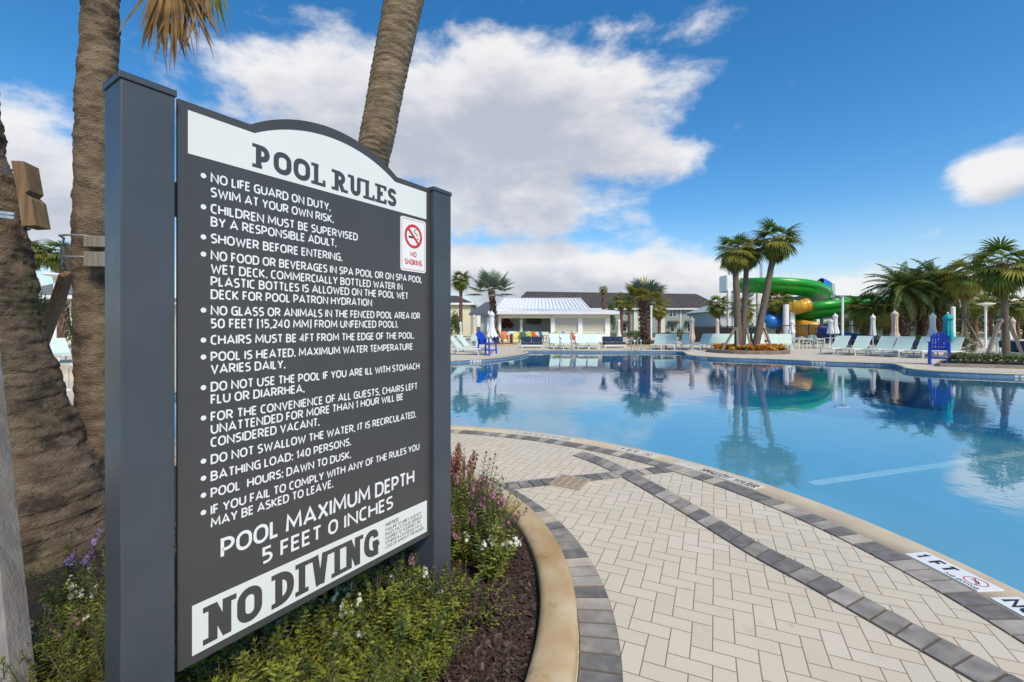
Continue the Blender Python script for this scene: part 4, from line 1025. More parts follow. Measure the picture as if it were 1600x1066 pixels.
scatter('pink', -.95, -.45, 1.95, 2.4, 4, 'small pink-tipped plant among white flowers under the board', 'pink-tipped plants under the board', .75, .12)
scatter('white', -2.02, -1.9, 1.9, 2.05, 1, 'white-flowered plant between timber prop and near sign post', None, .8, .13)
scatter('purple', -2.25, -2.1, 2.1, 2.3, 1, 'dark purple-flowered plant at the foot of the leaning trunk', None, .75, .13)
scatter('pink', -1.8, -1.5, 1.8, 2.2, 3, 'pink-flowered plant left of the near sign post', 'pink flowers left of the near post', .8, .13)
scatter('feather', -2.2, -1.28, 1.2, 2.4, 20, 'dark green shrub left of the near sign post under the leaning trunk', 'dark shrubs left of the near post', .95, .13)
scatter('lime', -1.75, -1.30, 1.15, 1.6, 6, 'lime green shrub left of the near sign post', 'lime shrubs left of the near post', .9, .13)

# ------------------------------------------------------------------ far shore: buildings
glass = mat('window_glass', (.025, .03, .032), .08, spec=.8)
shingle = mat('brown_shingle', (.060, .050, .047), .9, .3, 1.5)
sage = mat('sage_siding', (.29, .32, .285), .7, .05, 2)
metal_roof = mat('white_metal_roof', (.72, .74, .76), .35, .04, 1, spec=.5)
inner = mat('grey_interior', (.55, .56, .55), .8, .05, 1)
shutter_m = mat('cream_shutter', (.66, .62, .52), .6, .03, 1)
def win(mb_f, x0, x1, z0, z1, y, parent, fr=white, pane=glass, split=True):
    m = MB(); w = .09
    m.box(x0 - w, x1 + w, y - .06, y - .003, z0 - w, z0); m.box(x0 - w, x1 + w, y - .06, y - .003, z1, z1 + w)
    m.box(x0 - w, x0, y - .06, y - .003, z0, z1); m.box(x1, x1 + w, y - .06, y - .003, z0, z1)
    if split: m.box((x0 + x1) / 2 - .06, (x0 + x1) / 2 + .06, y - .055, y - .003, z0, z1)
    m.box(x0, x1, y - .045, y - .003, (z0 + z1) / 2 - .03, (z0 + z1) / 2 + .03)
    f = m.build('window', fr, parent); g = MB(); g.box(x0, x1, y - .03, y - .004, z0, z1); g.build('pane', pane, f)
def pool_bar():
    Y = 45.0; k = Y / F; X = lambda px: (px - 800) * k; Zz = lambda py, yy=Y: CH + (HOR - py) / F * yy
    t = thing('pool_bar', 'white open-fronted pool bar with ribbed metal roof and closed shutters', 'building', (X(855), Y + 4, 0)); o = Vector((X(855), Y + 4, 0))
    xl, xr = X(779) - o.x, X(953) - o.x; y0, y1 = -4.0, 4.0; ze = Zz(487); zh = Zz(497.5)
    xo0, xo1 = X(779) - o.x + .35, X(861) - o.x
    m = MB(); m.box(xl, xr, y1 - .2, y1, 0, ze); m.box(xl, xl + .25, y0 + .25, y1 - .2, 0, ze); m.box(xr - .25, xr, y0 + .25, y1 - .2, 0, ze)
    m.box(xo1 + .3, xo1 + .5, y0 + .3, y1 - .2, 0, ze); m.box(xl + .25, xo1 + .3, y0 + 2.8, y0 + 3.0, 0, ze - .12); m.box(xl + .25, xr - .25, y0 + .3, y1 - .2, ze - .12, ze - .02); m.box(xo1 + .5, xr - .25, y0 + .25, y0 + .35, 0, ze - .12)
    m.box(xl - 1.9, xl, y0 + 1.6, y1, 0, ze - .1)
    m.build('wall', inner, t)
    m = MB(); m.box(xl + .0, xr, y0 - .05, y0 + .2, zh, ze); m.build('header_beam', cream, t)
    for a, b in ((761, 769), (779, 783), (860.5, 867), (903, 910), (945, 953)): m = MB(); m.box(X(a) - o.x, X(b) - o.x, y0 - .10, y0 + .24, 0, zh + .02); m.build('column', white, t)
    for a, b in ((867, 903), (910, 945)):
        m = MB(); n = 14
        for i in range(n): z = .9 + (zh - .9) * i / n; m.box(X(a) - o.x, X(b) - o.x, y0 + .1, y0 + .16 + .0, z, z + (zh - .9) / n - .025)
        m.box(X(a) - o.x, X(b) - o.x, y0 + .17, y0 + .2, 0, zh); m.box(X(a) - o.x, X(b) - o.x, y0 - .12, y0 + .12, .82, .9); s = m.build('roll_shutter', shutter_m, t)
        m = MB(); m.box(X(a) - o.x, X(b) - o.x, y0 - .06, y0 + .08, 0, .82); m.build('counter_front', white, t)
    # roof: low eave skirt then steeper hip with ribs
    ze2 = ze + .24; E = [(xl - 1.0, y0 - .9), (xr + .75, y0 - .9), (xr + .75, y1 + .9), (xl - 1.0, y1 + .9)]
    i0 = [(xl - .4, y0 - .1), (xr - 1.9, y0 - .1), (xr - 1.9, y1 + .1), (xl - .4, y1 + .1)]; rz = Zz(465.5, Y + 3.5); rl = [(X(787) * 1.07 - o.x, .2), (X(910) * 1.07 - o.x, .2)]
    m = MB(); P = lambda p, z: (p[0], p[1], z)
    for i in range(4):
        j = (i + 1) % 4; m.poly([P(E[i], ze), P(E[j], ze), P(i0[j], ze2), P(i0[i], ze2)]); m.poly([P(E[i], ze - .28), P(E[j], ze - .28), P(E[j], ze), P(E[i], ze)])
    m.poly([P(e, ze - .28) for e in reversed(E)])
    R0, R1 = P(rl[0], rz), P(rl[1], rz)
    m.poly([P(i0[0], ze2), P(i0[1], ze2), R1, R0]); m.poly([P(i0[1], ze2), P(i0[2], ze2), R1]); m.poly([P(i0[2], ze2), P(i0[3], ze2), R0, R1])
    for i in range(25):
        f = (i + .5) / 25; a = Vector(P(i0[0], ze2)).lerp(Vector(P(i0[1], ze2)), f); b = Vector(R0).lerp(Vector(R1), f); m.bar(a + Vector((0, -.03, .05)), b + Vector((0, 0, .05)), .07, .10)
    for i in range(34):
        f = (i + .5) / 34; a = Vector(P(E[0], ze)).lerp(Vector(P(E[1], ze)), f); b = Vector(P(i0[0], ze2)).lerp(Vector(P(i0[1], ze2)), f); m.bar(a + Vector((0, 0, .03)), b + Vector((0, 0, .03)), .06, .06)
    m.build('roof', metal_roof, t)
    m = MB(); wz = ze - .12; wt = Zz(472, Y + 4); wl_, wr_, wf, wb = xl - 3.0, xl - .45, y0 + .9, y1 + .4
    m.poly([(wl_, wf, wz), (wr_, wf, wz), (wr_ - .1, 0, wt), (wl_ + 1.5, 0, wt)]); m.poly([(wl_, wb, wz), (wl_, wf, wz), (wl_ + 1.5, 0, wt)]); m.poly([(wr_, wb, wz), (wl_, wb, wz), (wl_ + 1.5, 0, wt), (wr_ - .1, 0, wt)])
    m.box(wl_, wr_, wf - .02, wf + .02, wz - .25, wz - .003); m.build('side_roof', mat('dark_metal_roof', (.10, .105, .125), .5), t)
    m = MB(); m.box(X(777) - o.x + .6, X(858) - o.x, y0 + .2, y0 + .7, 0, .95); m.build('bar_counter', cream, t)
    sc = thing('wall_screen', 'black television hung inside the open pool bar', 'television', (X(836), Y + 2.0, Zz(501, Y + 2.0))); m = MB(); m.box(-.75, .75, -.06, .02, -.36, .36); m.build('screen', black_m, sc); m = MB(); m.box(-.08, .08, .02, .5, -.1, .1); m.build('bracket', rubber, sc)
    for i, (px, py, r) in enumerate(((781, 505, .34), (792, 501.5, .34), (788, 508, .34), (797, 508, .32))):
        q = thing('wall_basket', ('left lower', 'top', 'middle lower', 'right')[i] + ' round rust-brown woven disc in the cluster on the bar wall', 'wall decoration', (X(px) * (Y + 2.2) / Y, Y + 2.2 + .02 * i, Zz(py, Y + 2.2))); m = MB(); pr = [(.02, .10), (.12, .06), (r * .6, .03), (r, .09), (r, .07), (r * .6, .0), (.02, .0)]
        m.lathe(pr, 18); m.v = [(a, -c, b) for a, b, c in m.v]; m.build('woven_disc', mat('woven_rust', (.14, .045, .03), .9, .3, 20, bump=.5, bs=40), q); m = MB(); m.box(-.03, .03, .0, .62, -.03, .03); m.build('hook', rubber, q)
pool_bar()

def townhouses():
    Y = 105.0; k = Y / F; X = lambda px: (px - 800) * k; Zz = lambda py, yy=Y: CH + (HOR - py) / F * yy
    o = Vector((X(970), Y + 6, 0)); t = thing('townhouse_row', 'long two-storey sage and cream townhouse row with brown shingle roof', 'building', o)
    x0, x1, ze = X(800) - o.x, X(1128) - o.x, Zz(482)
    m = MB(); m.box(x0, x1, -5.8, 6, 0, ze); m.build('wall', sage, t)
    m = MB(); zr = Zz(455.5, Y + 6); a = 6.6
    P = [(x0 - .6, -a, ze), (x1 + .6, -a, ze), (x1 + .6, a, ze), (x0 - .6, a, ze), (x0 + 3.5, 0, zr), (x1 - 3.5, 0, zr - .6)]
    for f in ((0, 1, 5, 4), (1, 2, 5), (2, 3, 4, 5), (3, 0, 4)): m.poly([P[i] for i in f])
    m.build('roof', shingle, t)
    m = MB(); m.box(x0 - .6, x1 + .6, -a - .05, -a + .08, ze - .3, ze + .02); m.box(x0 - .5, x1 + .5, -a + .08, -5.8, ze - .3, ze - .25); m.build('fascia', white, t)
    for pa_, pb in ((880, 905), (990, 1003), (1031, 1038.5), (1092, 1110)):
        b = MB(); b.box(X(pa_) - o.x, X(pb) - o.x, -6.15, -5.81, 0, ze - .3); b.build('cream_bay', cream, t)
    m = MB(); m.box(X(1064) - o.x - .1, X(1064) - o.x + .1, -5.92, -5.81, 0, ze - .31); m.build('downpipe', white, t)
    for (p0, p1, q0, q1) in ((968, 983, 482.5, 493), (1046, 1057, 484.5, 494.5), (1073, 1084, 484.5, 494.5), (922, 934, 484, 494), (1016, 1026, 484, 494), (942, 952, 484, 494)): win(None, X(p0) - o.x, X(p1) - o.x, Zz(q1), Zz(q0), -5.81, t)
    for (p0, p1, q0, q1) in ((1048, 1054, 507, 518), (1075, 1081, 507, 518), (972, 979, 506, 518)): win(None, X(p0) - o.x, X(p1) - o.x, Zz(q1), Zz(q0), -5.81, t, split=False)
    for p0, p1 in ((1044, 1060), (1071, 1086), (968, 984)):
        b = MB(); b.prism([(-6.9, Zz(505.2)), (-5.82, Zz(502.0)), (-5.82, Zz(501.2)), (-6.9, Zz(504.4))], X(p0) - o.x, X(p1) - o.x, 0, lambda x, y, h: (h, x, y)); b.build('awning', shingle, t)
    # small gable at the right end
    b = MB(); gx0, gx1 = X(1094) - o.x, X(1118) - o.x; b.prism([(gx0, ze - .1), (gx1, ze - .1), ((gx0 + gx1) / 2 + 1.2, ze + 1.1)], -7.0, -4.5, 0, lambda x, y, h: (x, h, y)); b.build('gable', white, t)
    # antenna mast on the roof
    b = MB(); b.tube([(X(990) - o.x, 0, zr - .2), (X(990) - o.x, 0, Zz(441, Y + 6))], .05, 6); b.tube([(X(988) - o.x, 0, Zz(443, Y + 6)), (X(992) - o.x, 0, Zz(443, Y + 6))], .04, 5); b.tube([(X(989) - o.x, 0, Zz(446, Y + 6)), (X(991) - o.x, 0, Zz(446, Y + 6))], .04, 5); b.build('antenna', steel, t)
townhouses()
def house(name, label, px0, px1, pe, pr, Y, dep, wallm, roofm, wins=()):
    k = Y / F; X = lambda px: (px - 800) * k; Zz = lambda py, yy=Y: CH + (HOR - py) / F * yy
    o = Vector((X((px0 + px1) / 2), Y + dep / 2, 0)); t = thing(name, label, 'building', o); x0, x1, ze = X(px0) - o.x, X(px1) - o.x, Zz(pe); h = dep / 2
    m = MB(); m.box(x0, x1, -h, h, 0, ze); m.build('wall', wallm, t)
    m = MB(); zr = Zz(pr, Y + h); e = .5; ins = min(h, (x1 - x0) * .3)
    P = [(x0 - e, -h - e, ze), (x1 + e, -h - e, ze), (x1 + e, h + e, ze), (x0 - e, h + e, ze), (x0 + ins, 0, zr), (x1 - ins, 0, zr)]
    for f in ((0, 1, 5, 4), (1, 2, 5), (2, 3, 4, 5), (3, 0, 4)): m.poly([P[i] for i in f])
    m.poly([(p[0], p[1], p[2] - .02) for p in (P[3], P[2], P[1], P[0])]); m.build('roof', roofm, t)
    m = MB(); m.box(x0 - e, x1 + e, -h - e - .04, -h - e, ze - .25, ze + .05); m.box(x1 + e, x1 + e + .04, -h - e, h + e, ze - .25, ze + .05); m.build('fascia', white, t)
    for (a, b, c, d) in wins: win(None, X(a) - o.x, X(b) - o.x, Zz(d), Zz(c), -h, t, split=False)
    return t
grey_sh = mat('grey_shingle', (.15, .155, .16), .9, .2, 2)
house('house', 'pale yellow two-storey house behind the slim palm left of the pool bar', 640, 735, 474, 462, 68, 12, mat('yellow_siding', (.74, .66, .44), .7, .04, 2), shingle, ((717, 722, 478.5, 490), (690, 696, 478.5, 490)))
house('house', 'grey shingle roofed building seen between the two left palm trunks', 5, 130, 463, 432, 40, 12, cream, grey_sh)
house('pump_house', 'pale grey gabled service building under the slide tower', 1118, 1176, 487, 474, 62, 9, mat('pale_grey_siding', (.42, .45, .46), .7, .05, 2), mat('pale_grey_roof', (.46, .48, .49), .6, .05, 2))
house('house', 'cream building half hidden behind the palms on the far right', 1470, 1640, 478, 462, 95, 14, mat('peach_siding', (.74, .60, .42), .7, .04, 2), mat('pale_tile_roof', (.55, .42, .30), .8, .1, 2))

# ------------------------------------------------------------------ water slide
def slide():
    o = D(1200, 510, 46); o.z = 0
    t = thing('water_slide', 'tall water slide with green flume, blue and yellow tubes and white tower', 'water slide', o)
    gr = mat('green_fibreglass', (.016, .31, .024), .34, .06, 1); bl = mat('blue_fibreglass', (.015, .17, .52), .28, .08, 1); ye = mat('yellow_fibreglass', (.62, .33, .03), .32, .08, 1); dbl = mat('royal_blue_fibreglass', (.012, .06, .36), .28, .08, 1)
    def pd(l): return [D(*p) - o for p in l]
    def flume(name, pts, m, r=.8, total=40, half=True, wall=.0):
        P = spline3(pts, total); mb = MB(); n = 10 if half else 16; Z = Vector((0, 0, 1))
        rows = []
        for i, p in enumerate(P):
            d = (P[min(i + 1, len(P) - 1)] - P[max(i - 1, 0)]).normalized(); s = d.cross(Z).normalized(); u = s.cross(d); row = []
            prof = [(-r, r * .75), (-r * 1.02, 0)] + [(r * math.cos(PI + PI * k / n), r * math.sin(PI + PI * k / n)) for k in range(n + 1)] + [(r * 1.02, 0), (r, r * .75)] if half else [(r * math.cos(2 * PI * k / n), r * math.sin(2 * PI * k / n)) for k in range(n + 1)]
            for a, b in prof: row.append(p + s * a + u * b)
            rows.append(row)
        mb.grid([r if half else r[:-1] for r in rows], wrap=not half)
        f = mb.build(name, m, t, smooth=True); md = f.modifiers.new('thick', 'SOLIDIFY'); md.thickness = .06
        mb = MB(); q = 0                                       # joint flanges
        for i in range(0, len(P), max(4, total // 5)):
            d = (P[min(i + 1, len(P) - 1)] - P[max(i - 1, 0)]).normalized(); s = d.cross(Z).normalized(); u = s.cross(d)
            ring = [P[i] + (s * math.cos(a) + u * math.sin(a)) * (r + .06) for a in [PI + PI * k / 14 for k in range(15)]] if half else [P[i] + (s * math.cos(a) + u * math.sin(a)) * (r + .06) for a in [2 * PI * k / 18 for k in range(18)]]
            mb = MB(); mb.tube(ring, .045, 5, closed=not half); mb.build('flange', m, f)
        return f
    flume('upper_flume', pd([(1168, 444, 46), (1190, 444.5, 44), (1220, 445, 43), (1255, 449, 43), (1277, 456, 45), (1284, 463, 48), (1277, 468, 50.5)]), gr, .80, 44)
    flume('middle_flume', pd([(1277, 468, 50.5), (1268, 470, 52), (1300, 471, 52), (1350, 472, 49), (1375, 475, 45.5), (1345, 476, 43), (1310, 479, 42.3), (1280, 483, 42.3), (1260, 487, 43.5), (1250, 491, 46), (1256, 496, 47.5)]), gr, .84, 60)
    flume('lower_flume', pd([(1256, 496, 47.5), (1262, 500, 46.5), (1258, 504, 44.5), (1250, 507, 43.5)]), gr, .68, 24)
    flume('yellow_flume', pd([(1246, 507, 44.5), (1250, 509, 43.2), (1262, 512, 42.6), (1272, 514.5, 42.4)]), ye, .84, 20)
    flume('blue_flume', pd([(1272, 514.5, 42.4), (1283, 517, 42.3), (1295, 520, 42.2)]), dbl, .62, 16)
    flume('runout', pd([(1295, 521, 42.2), (1315, 526, 42), (1345, 531, 41.6), (1365, 532, 41.4)]), bl, .62, 24)
    flume('entry_tube', pd([(1165, 447, 48.5), (1215, 449, 50), (1262, 449, 51), (1279, 449, 51)]), ye, .62, 24, False)
    flume('upper_tube', pd([(1279, 446, 51), (1286, 449, 51), (1290, 452, 51.3)]), bl, .80, 14, False)
    flume('upper_tube_bend', pd([(1290, 452, 51.3), (1293, 456, 52.4), (1291, 460, 54)]), ye, .78, 12, False)
    flume('middle_tube', pd([(1262, 476, 41.6), (1254, 478.5, 41.6), (1246, 480.5, 41.8), (1236, 483, 42.4)]), ye, .54, 18, False)
    flume('blue_tube', pd([(1236, 482, 44.2), (1224, 484.5, 44.2), (1208, 487, 44.4), (1199, 491, 44.4)]), bl, .52, 18, False)
    flume('lower_tube_bend', pd([(1199, 491, 44.4), (1195, 494, 44), (1196, 498, 43.6)]), ye, .54, 12, False)
    flume('lower_tube', pd([(1196, 498, 43.6), (1204, 502, 43.2), (1216, 505, 43.4), (1228, 509, 44.2)]), bl, .62, 18, False)
    flume('end_tube', pd([(1228, 509, 44.2), (1236, 513, 45.2), (1240, 517, 46.4)]), gr, .62, 12, False)
    # tower: posts, deck, panels, canopy
    def post(px, Y, z1, w): m = MB(); q = D(px, 510, Y) - o; m.box(q.x - w / 2, q.x + w / 2, q.y - w / 2, q.y + w / 2, 0, z1); m.build('tower_post', white, t)
    zd = CH + (510 - 453) / F * 46
    for px, Y in ((1139, 46), (1167, 46), (1185, 46), (1141, 47.4), (1185, 47.4)): post(px, Y, zd, .34)
    a, b, c = D(1136, 453, 46) - o, D(1190, 453, 46) - o, D(1136, 453, 50) - o
    m = MB(); m.box(a.x, b.x, a.y, a.y + 1.6, zd - .18, zd); m.build('platform', mat('grey_deck', (.35, .36, .36), .7), t)
    zp = CH + (510 - 430) / F * 46
    m = MB(); m.box(a.x, D(1167, 0, 46).x - o.x, a.y - .06, a.y, zd - .1, zp); m.box(a.x - .06, a.x, a.y, a.y + 1.6, zd - .1, zp); m.build('guard_panel', white, t)
    m = MB(); zc = CH + (510 - 394) / F * 46
    for px, Y in ((1138.5, 46.2), (1190.5, 46.2), (1140, 47.4), (1188, 47.4)): q = D(px, 510, Y) - o; m = MB(); m.tube([(q.x, q.y, zd), (q.x, q.y, zc)], .06, 6); m.build('canopy_pole', steel, t)
    m = MB(); q0, q1 = D(1150, 390, 46) - o, D(1204, 390, 46) - o; m.prism([(q0.x, zc - .25), (q1.x, zc + .35), (q1.x, zc + .47), (q0.x, zc - .12)], q0.y - .4, q0.y + 1.9, 0, lambda x, y, h: (x, h, y)); m.build('canopy', mat('pale_canopy', (.60, .63, .60), .6), t)
    for px, Y, py, w in ((1228, 42.0, 476, .5), (1238, 42.0, 476, .45), (1230, 46, 470, 1.2), (1252, 49, 470, .5), (1303, 47, 444, .55), (1197, 48, 470, .5), (1330, 45, 474, .3), (1284, 43.5, 486, .3)):
        m = MB(); q = D(px, py, Y) - o; m.tube([(q.x, q.y, 0), (q.x, q.y, q.z)], w / 2, 14); m.build('support_column', white, t)
    m = MB()                                                   # stairs zig-zag on the tower
    for s in range(3):
        z0, z1 = zd * s / 3, zd * (s + 1) / 3; x0, x1 = (1141, 1182) if s % 2 == 0 else (1182, 1141); p, q = D(x0, 510, 48) - o, D(x1, 510, 48) - o; p.z, q.z = z0 + .1, z1
        for dy in (-.6, .6): m.bar(p + Vector((0, dy, 0)), q + Vector((0, dy, 0)), .08, .25); m.bar(p + Vector((0, dy, 1)), q + Vector((0, dy, 1)), .05)
        for k in range(12): c = p.lerp(q, (k + .5) / 12); m.box(c.x - .15, c.x + .15, c.y - .6, c.y + .6, c.z, c.z + .04)
    m.build('stair', white, t)
    m = MB()
    for pxa, pya, Ya, pxb, pyb, Yb in ((1303, 463, 47, 1279, 460, 47), (1303, 466, 47, 1350, 471, 47), (1303, 463, 47, 1335, 470, 44), (1230, 478, 46, 1262, 480, 45), (1265, 497, 44, 1300, 496, 44), (1230, 500, 46, 1256, 503, 45), (1222, 463, 45, 1276, 473, 45), (1226, 470, 45, 1270, 460, 47), (1300, 455, 47, 1300, 444, 47)):
        m = MB(); m.bar(D(pxa, pya, Ya) - o, D(pxb, pyb, Yb) - o, .14, .3); m.build('support_arm', white, t)
slide()

# ------------------------------------------------------------------ far palms
TR = {}
def trunk_mesh(kind):
    if kind in TR: return TR[kind]
    rn = random.Random(hash(kind) % 99 if False else len(TR) + 3)
    if kind == 'slim': m = trunk_mb([(0, 0, -.1), (.02, 0, .3), (0, 0, .7), (0, 0, 1.0)], [.17, .135, .12, .125], 14, 46, .012, 5, .03, .008).mesh('slim_trunk', grey_bark, True)
    elif kind == 'red': m = trunk_mb([(0, 0, -.1), (0, 0, .3), (0, 0, .7), (0, 0, 1.0)], [.20, .17, .16, .17], 14, 46, .02, 8, .03, .012).mesh('red_trunk', red_bark, True)
    elif kind == 'boots':                                       # criss-cross old leaf bases
        mb = MB(); mb.tube([(0, 0, -.05), (0, 0, .5), (0, 0, 1)], [.17, .16, .19], 12, 0)
        for i in range(110):
            a = i * 2.399; z = .02 + .97 * i / 110; p = Vector((.15 * math.cos(a), .15 * math.sin(a), z)); q = p + Vector((.09 * math.cos(a + .2), .09 * math.sin(a + .2), .055)); mb.bar(p, q, .075, .012, 1 if rn.random() < .45 else 0)
        m = mb.mesh('boot_trunk', (boot_m, boot_l))
    elif kind == 'thick':                                       # date palm, stubby diamond scales
        mb = MB(); mb.tube([(0, 0, -.05), (0, 0, .1), (0, 0, .6), (0, 0, 1)], [.42, .36, .33, .44], 16, 0)
        for i in range(260):
            a = i * 2.399; z = .01 + .98 * i / 260; r = .36 + .08 * max(0, z - .6); p = Vector((r * math.cos(a), r * math.sin(a), z)); q = p + Vector((.085 * math.cos(a), .085 * math.sin(a), .022)); mb.bar(p, q, .10, .018, 1 if rn.random() < .3 else 0)
        m = mb.mesh('date_trunk', (boot_m, boot_l))
    TR[kind] = m; return m
rpl = random.Random(31)
def palm(px, Y, pyc, kind, crown, cs, label, group=None, lean=0, dia=1.0, base=None, name='palm_tree', braces=0):
    """px column, distance, row of the crown's heart"""
    top = D(px, pyc, Y); b = Vector((base[0], base[1], 0)) if base else Vector((top.x - lean, Y, 0))
    t = thing(name, label, 'palm tree', b, 0, group); h = top.z
    tr = link('trunk', trunk_mesh(kind), t); v = top - b
    # shear (a leaning trunk) is not a rotation, so bake it into the mesh when it leans
    if abs(v.x) + abs(v.y) > .05:
        me = trunk_mesh(kind).copy(); me.transform(Matrix(((dia, 0, v.x, 0), (0, dia, v.y, 0), (0, 0, h, 0), (0, 0, 0, 1)))); tr.data = me
    else: tr.scale = (dia, dia, h)
    c = link('crown', crown, t); c.location = v; c.scale = (cs,) * 3; c.rotation_euler = (rpl.gauss(0, .06), rpl.gauss(0, .06), rpl.uniform(0, 6.28))
    for k in range(braces):
        a = [-2.3, -.75, .8, 2.4][k] if braces > 2 else [-2.5, -.5][k]
        mb = MB(); r = .12; mb.bar((r * math.cos(a), r * math.sin(a), min(2.0, h * .5)), (1.0 * math.cos(a), 1.0 * math.sin(a), 0), .09); mb.build('brace', lumber, t)
    return t
# island planter with three tall palms
IP = D(1167, 510, 26.2); IP.z = 0
mb = MB(); ring = [(2.15, -.02), (2.15, .17), (2.10, .20), (1.90, .20), (1.86, .17), (1.86, -.02)]
mb.lathe(ring, 40); o = mb.build('planter_curb', mat('brown_stone_curb', (.20, .155, .12), .85, .25, 4, bump=.3, bs=20)); o.location = IP; tag(o, 'low round brown curb of the planter holding the three tall palms', 'curb')
mb = MB(); mb.lathe([(1.86, .10), (1.0, .14), (.02, .16)], 30); o = mb.build('planter_soil', mulch_m); o.location = IP; tag(o, kind='structure')
palm(1148, 26.2, 390, 'slim', CROWN_Y, 1.05, 'leftmost and shortest of the three tall palms in the round planter, browning crown', base=(IP.x - .55, 26.1), dia=1.35)
palm(1168, 26.8, 388, 'slim', CROWN[1], 1.0, 'middle one of the three tall palms in the round planter, tan dead fronds', base=(IP.x - .10, 26.6), dia=1.2)
palm(1214, 25.8, 372, 'slim', CROWN[0], 1.15, 'tallest palm of the round planter, trunk leaning to the right', base=(IP.x + .25, 25.9), dia=1.35)
for i, (pa_, pb) in enumerate(((1128, 1148), (1153, 1152), (1174, 1167), (1207, 1195))):
    a = D(pa_, 510, 25.2); a.z = .15; b = D(pb, 514, 26); t = thing('wood_brace', ('leftmost', 'upright second', 'short third', 'rightmost')[i] + ' timber prop bracing the three palms of the round planter', 'timber prop', a)
    mb = MB(); mb.bar((0, 0, 0), b - a, .10); mb.build('timber', lumber, t)
    mb = MB(); mb.bar((b - a) * .97, (b - a) * 1.03, .14); mb.build('cleat', lumber, t)
def leaf_mass(name, seed, n, rx, ry, rz, size, mats, lobes=9, core=.35):
    rn = random.Random(seed); mb = MB(); L = [(Vector((rn.uniform(-.65, .65), rn.uniform(-.65, .65), rn.uniform(-.5, .75))), rn.uniform(.30, .55), rn.choices(range(len(mats)), [3, 2, 1.2][:len(mats)])[0]) for _ in range(lobes)]
    for _ in range(n):
        c, r, mi = rn.choice(L); d = Vector((rn.gauss(0, 1), rn.gauss(0, 1), rn.gauss(0, 1))).normalized(); q = c + d * r * rn.uniform(core, 1.08); p = Vector((q.x * rx, q.y * ry, q.z * rz))
        if p.z < -rz * .98: p.z = -rz * .98
        a = Vector((rn.gauss(0, 1), rn.gauss(0, 1), rn.gauss(0, 1))).normalized(); b = a.orthogonal().normalized(); s = size * rn.uniform(.6, 1.3); m = mi if rn.random() < .75 else rn.randrange(len(mats))
        mb.poly([p - a * s, p + b * s * .45, p + a * s, p - b * s * .45], m)
    return mb.mesh(name, mats)
GA = mat('leaf_dark_green', (.045, .08, .018), .55, .35, 1.5, trans=.2); GB = mat('leaf_mid_green', (.09, .135, .026), .55, .3, 1.5, trans=.25); GC = mat('leaf_olive', (.17, .18, .035), .55, .3, 1.5, trans=.3)
crot_m = [mat('croton_orange', (.62, .20, .02), .5, .3, 5, trans=.2), mat('croton_yellow', (.65, .42, .03), .5, .3, 5, trans=.2), mat('croton_green', (.10, .14, .03), .5, .3, 5)]
croton = [leaf_mass('croton_foliage', s, 420, .34, .34, .26, .075, crot_m, 7) for s in (1, 2, 3)]
for k in range(17):
    a = -PI + k * PI / 16 * 1.0 - .05; a = a if k < 17 else a; r = 1.55
    p = IP + Vector((r * math.cos(a), r * math.sin(a), .26)); o = link('croton', croton[k % 3]); o.location = p; o.rotation_euler = (0, 0, k * 1.3); s_ = rpl.uniform(.8, 1.1); o.scale = (s_, s_, s_ * .9)
    tag(o, 'orange and yellow croton in the ring round the three tall palms', 'shrub', 'crotons in the round planter')

palm(720, 47, 436, 'red', CROWN[0], 1.05, 'slim palm with reddish trunk at the left end, before the pale yellow house', dia=1.05)
palm(768, 38, 455, 'boots', CROWN_S, 1.15, 'silver-green palm rising in front of the left end of the pool bar', base=(G(776, 538).x, 38), dia=1.35, braces=0)
palm(943, 60, 452, 'boots', CROWN[1], .62, 'small ragged palm poking above the right end of the pool bar roof', dia=1.2)
palm(971, 55, 468, 'red', CROWN_Y, 1.0, 'left palm of the close pair right of the pool bar', dia=1.0)
palm(983, 56, 469, 'red', CROWN[0], 1.0, 'right palm of the close pair right of the pool bar', dia=1.0)
palm(1006, 35.5, 470, 'boots', CROWN_S2, 1.20, 'stout silver and yellow palm with flared boot trunk before the townhouses', base=(G(1009, 540).x, 35.5), dia=2.3)
palm(1030, 48, 482, 'red', CROWN_Y, .95, 'yellow-green palm just behind the white lamp post by the stout silver palm', dia=1.0)
palm(1122, 44, 475, 'boots', CROWN[0], 1.05, 'dark fan palm in front of the grey service building', dia=.9, braces=2)
palm(1161, 42, 480, 'boots', CROWN[1], 1.25, 'shaggy palm half hidden behind the three tall planter palms', dia=1.0)
palm(1215, 43, 466, 'boots', CROWN[2], 1.15, 'fan palm with criss-cross trunk in front of the blue slide tubes', dia=1.2, braces=2)
palm(1352, 38, 478, 'thick', CROWN[0], 1.45, 'squat fan palm left of the slim white umbrella', dia=.62)
palm(1386, 37, 480, 'thick', CROWN_Y, 1.35, 'squat yellow-green fan palm left of the beige umbrella', dia=.66)
palm(1412, 36, 452, 'thick', DATE[0], 1.18, 'left one of the three big date palms with dark feathery crowns', dia=.95)
palm(1441, 38, 450, 'thick', DATE[1], 1.15, 'middle one of the three big date palms with dark feathery crowns', dia=.85)
palm(1468, 36, 448, 'thick', DATE[0], 1.15, 'right one of the three big date palms with dark feathery crowns', dia=.95)
palm(1506, 33, 428, 'slim', CROWN_Y, 1.45, 'tall yellow-green palm with thin trunk right of the teal umbrella', dia=1.1, braces=2)
palm(1524, 45, 470, 'red', CROWN[1], 1.2, 'short palm between the two tall ones on the right', dia=1.1)
palm(1566, 20.6, 412, 'slim', CROWN[0], 1.22, 'tall palm propped with timbers in the hedge planter at the right edge', base=(G(1561, 561).x, 20.6), dia=.95)
palm(1548, 52, 468, 'red', CROWN[2], 1.3, 'distant palm left of the propped palm at the right edge')
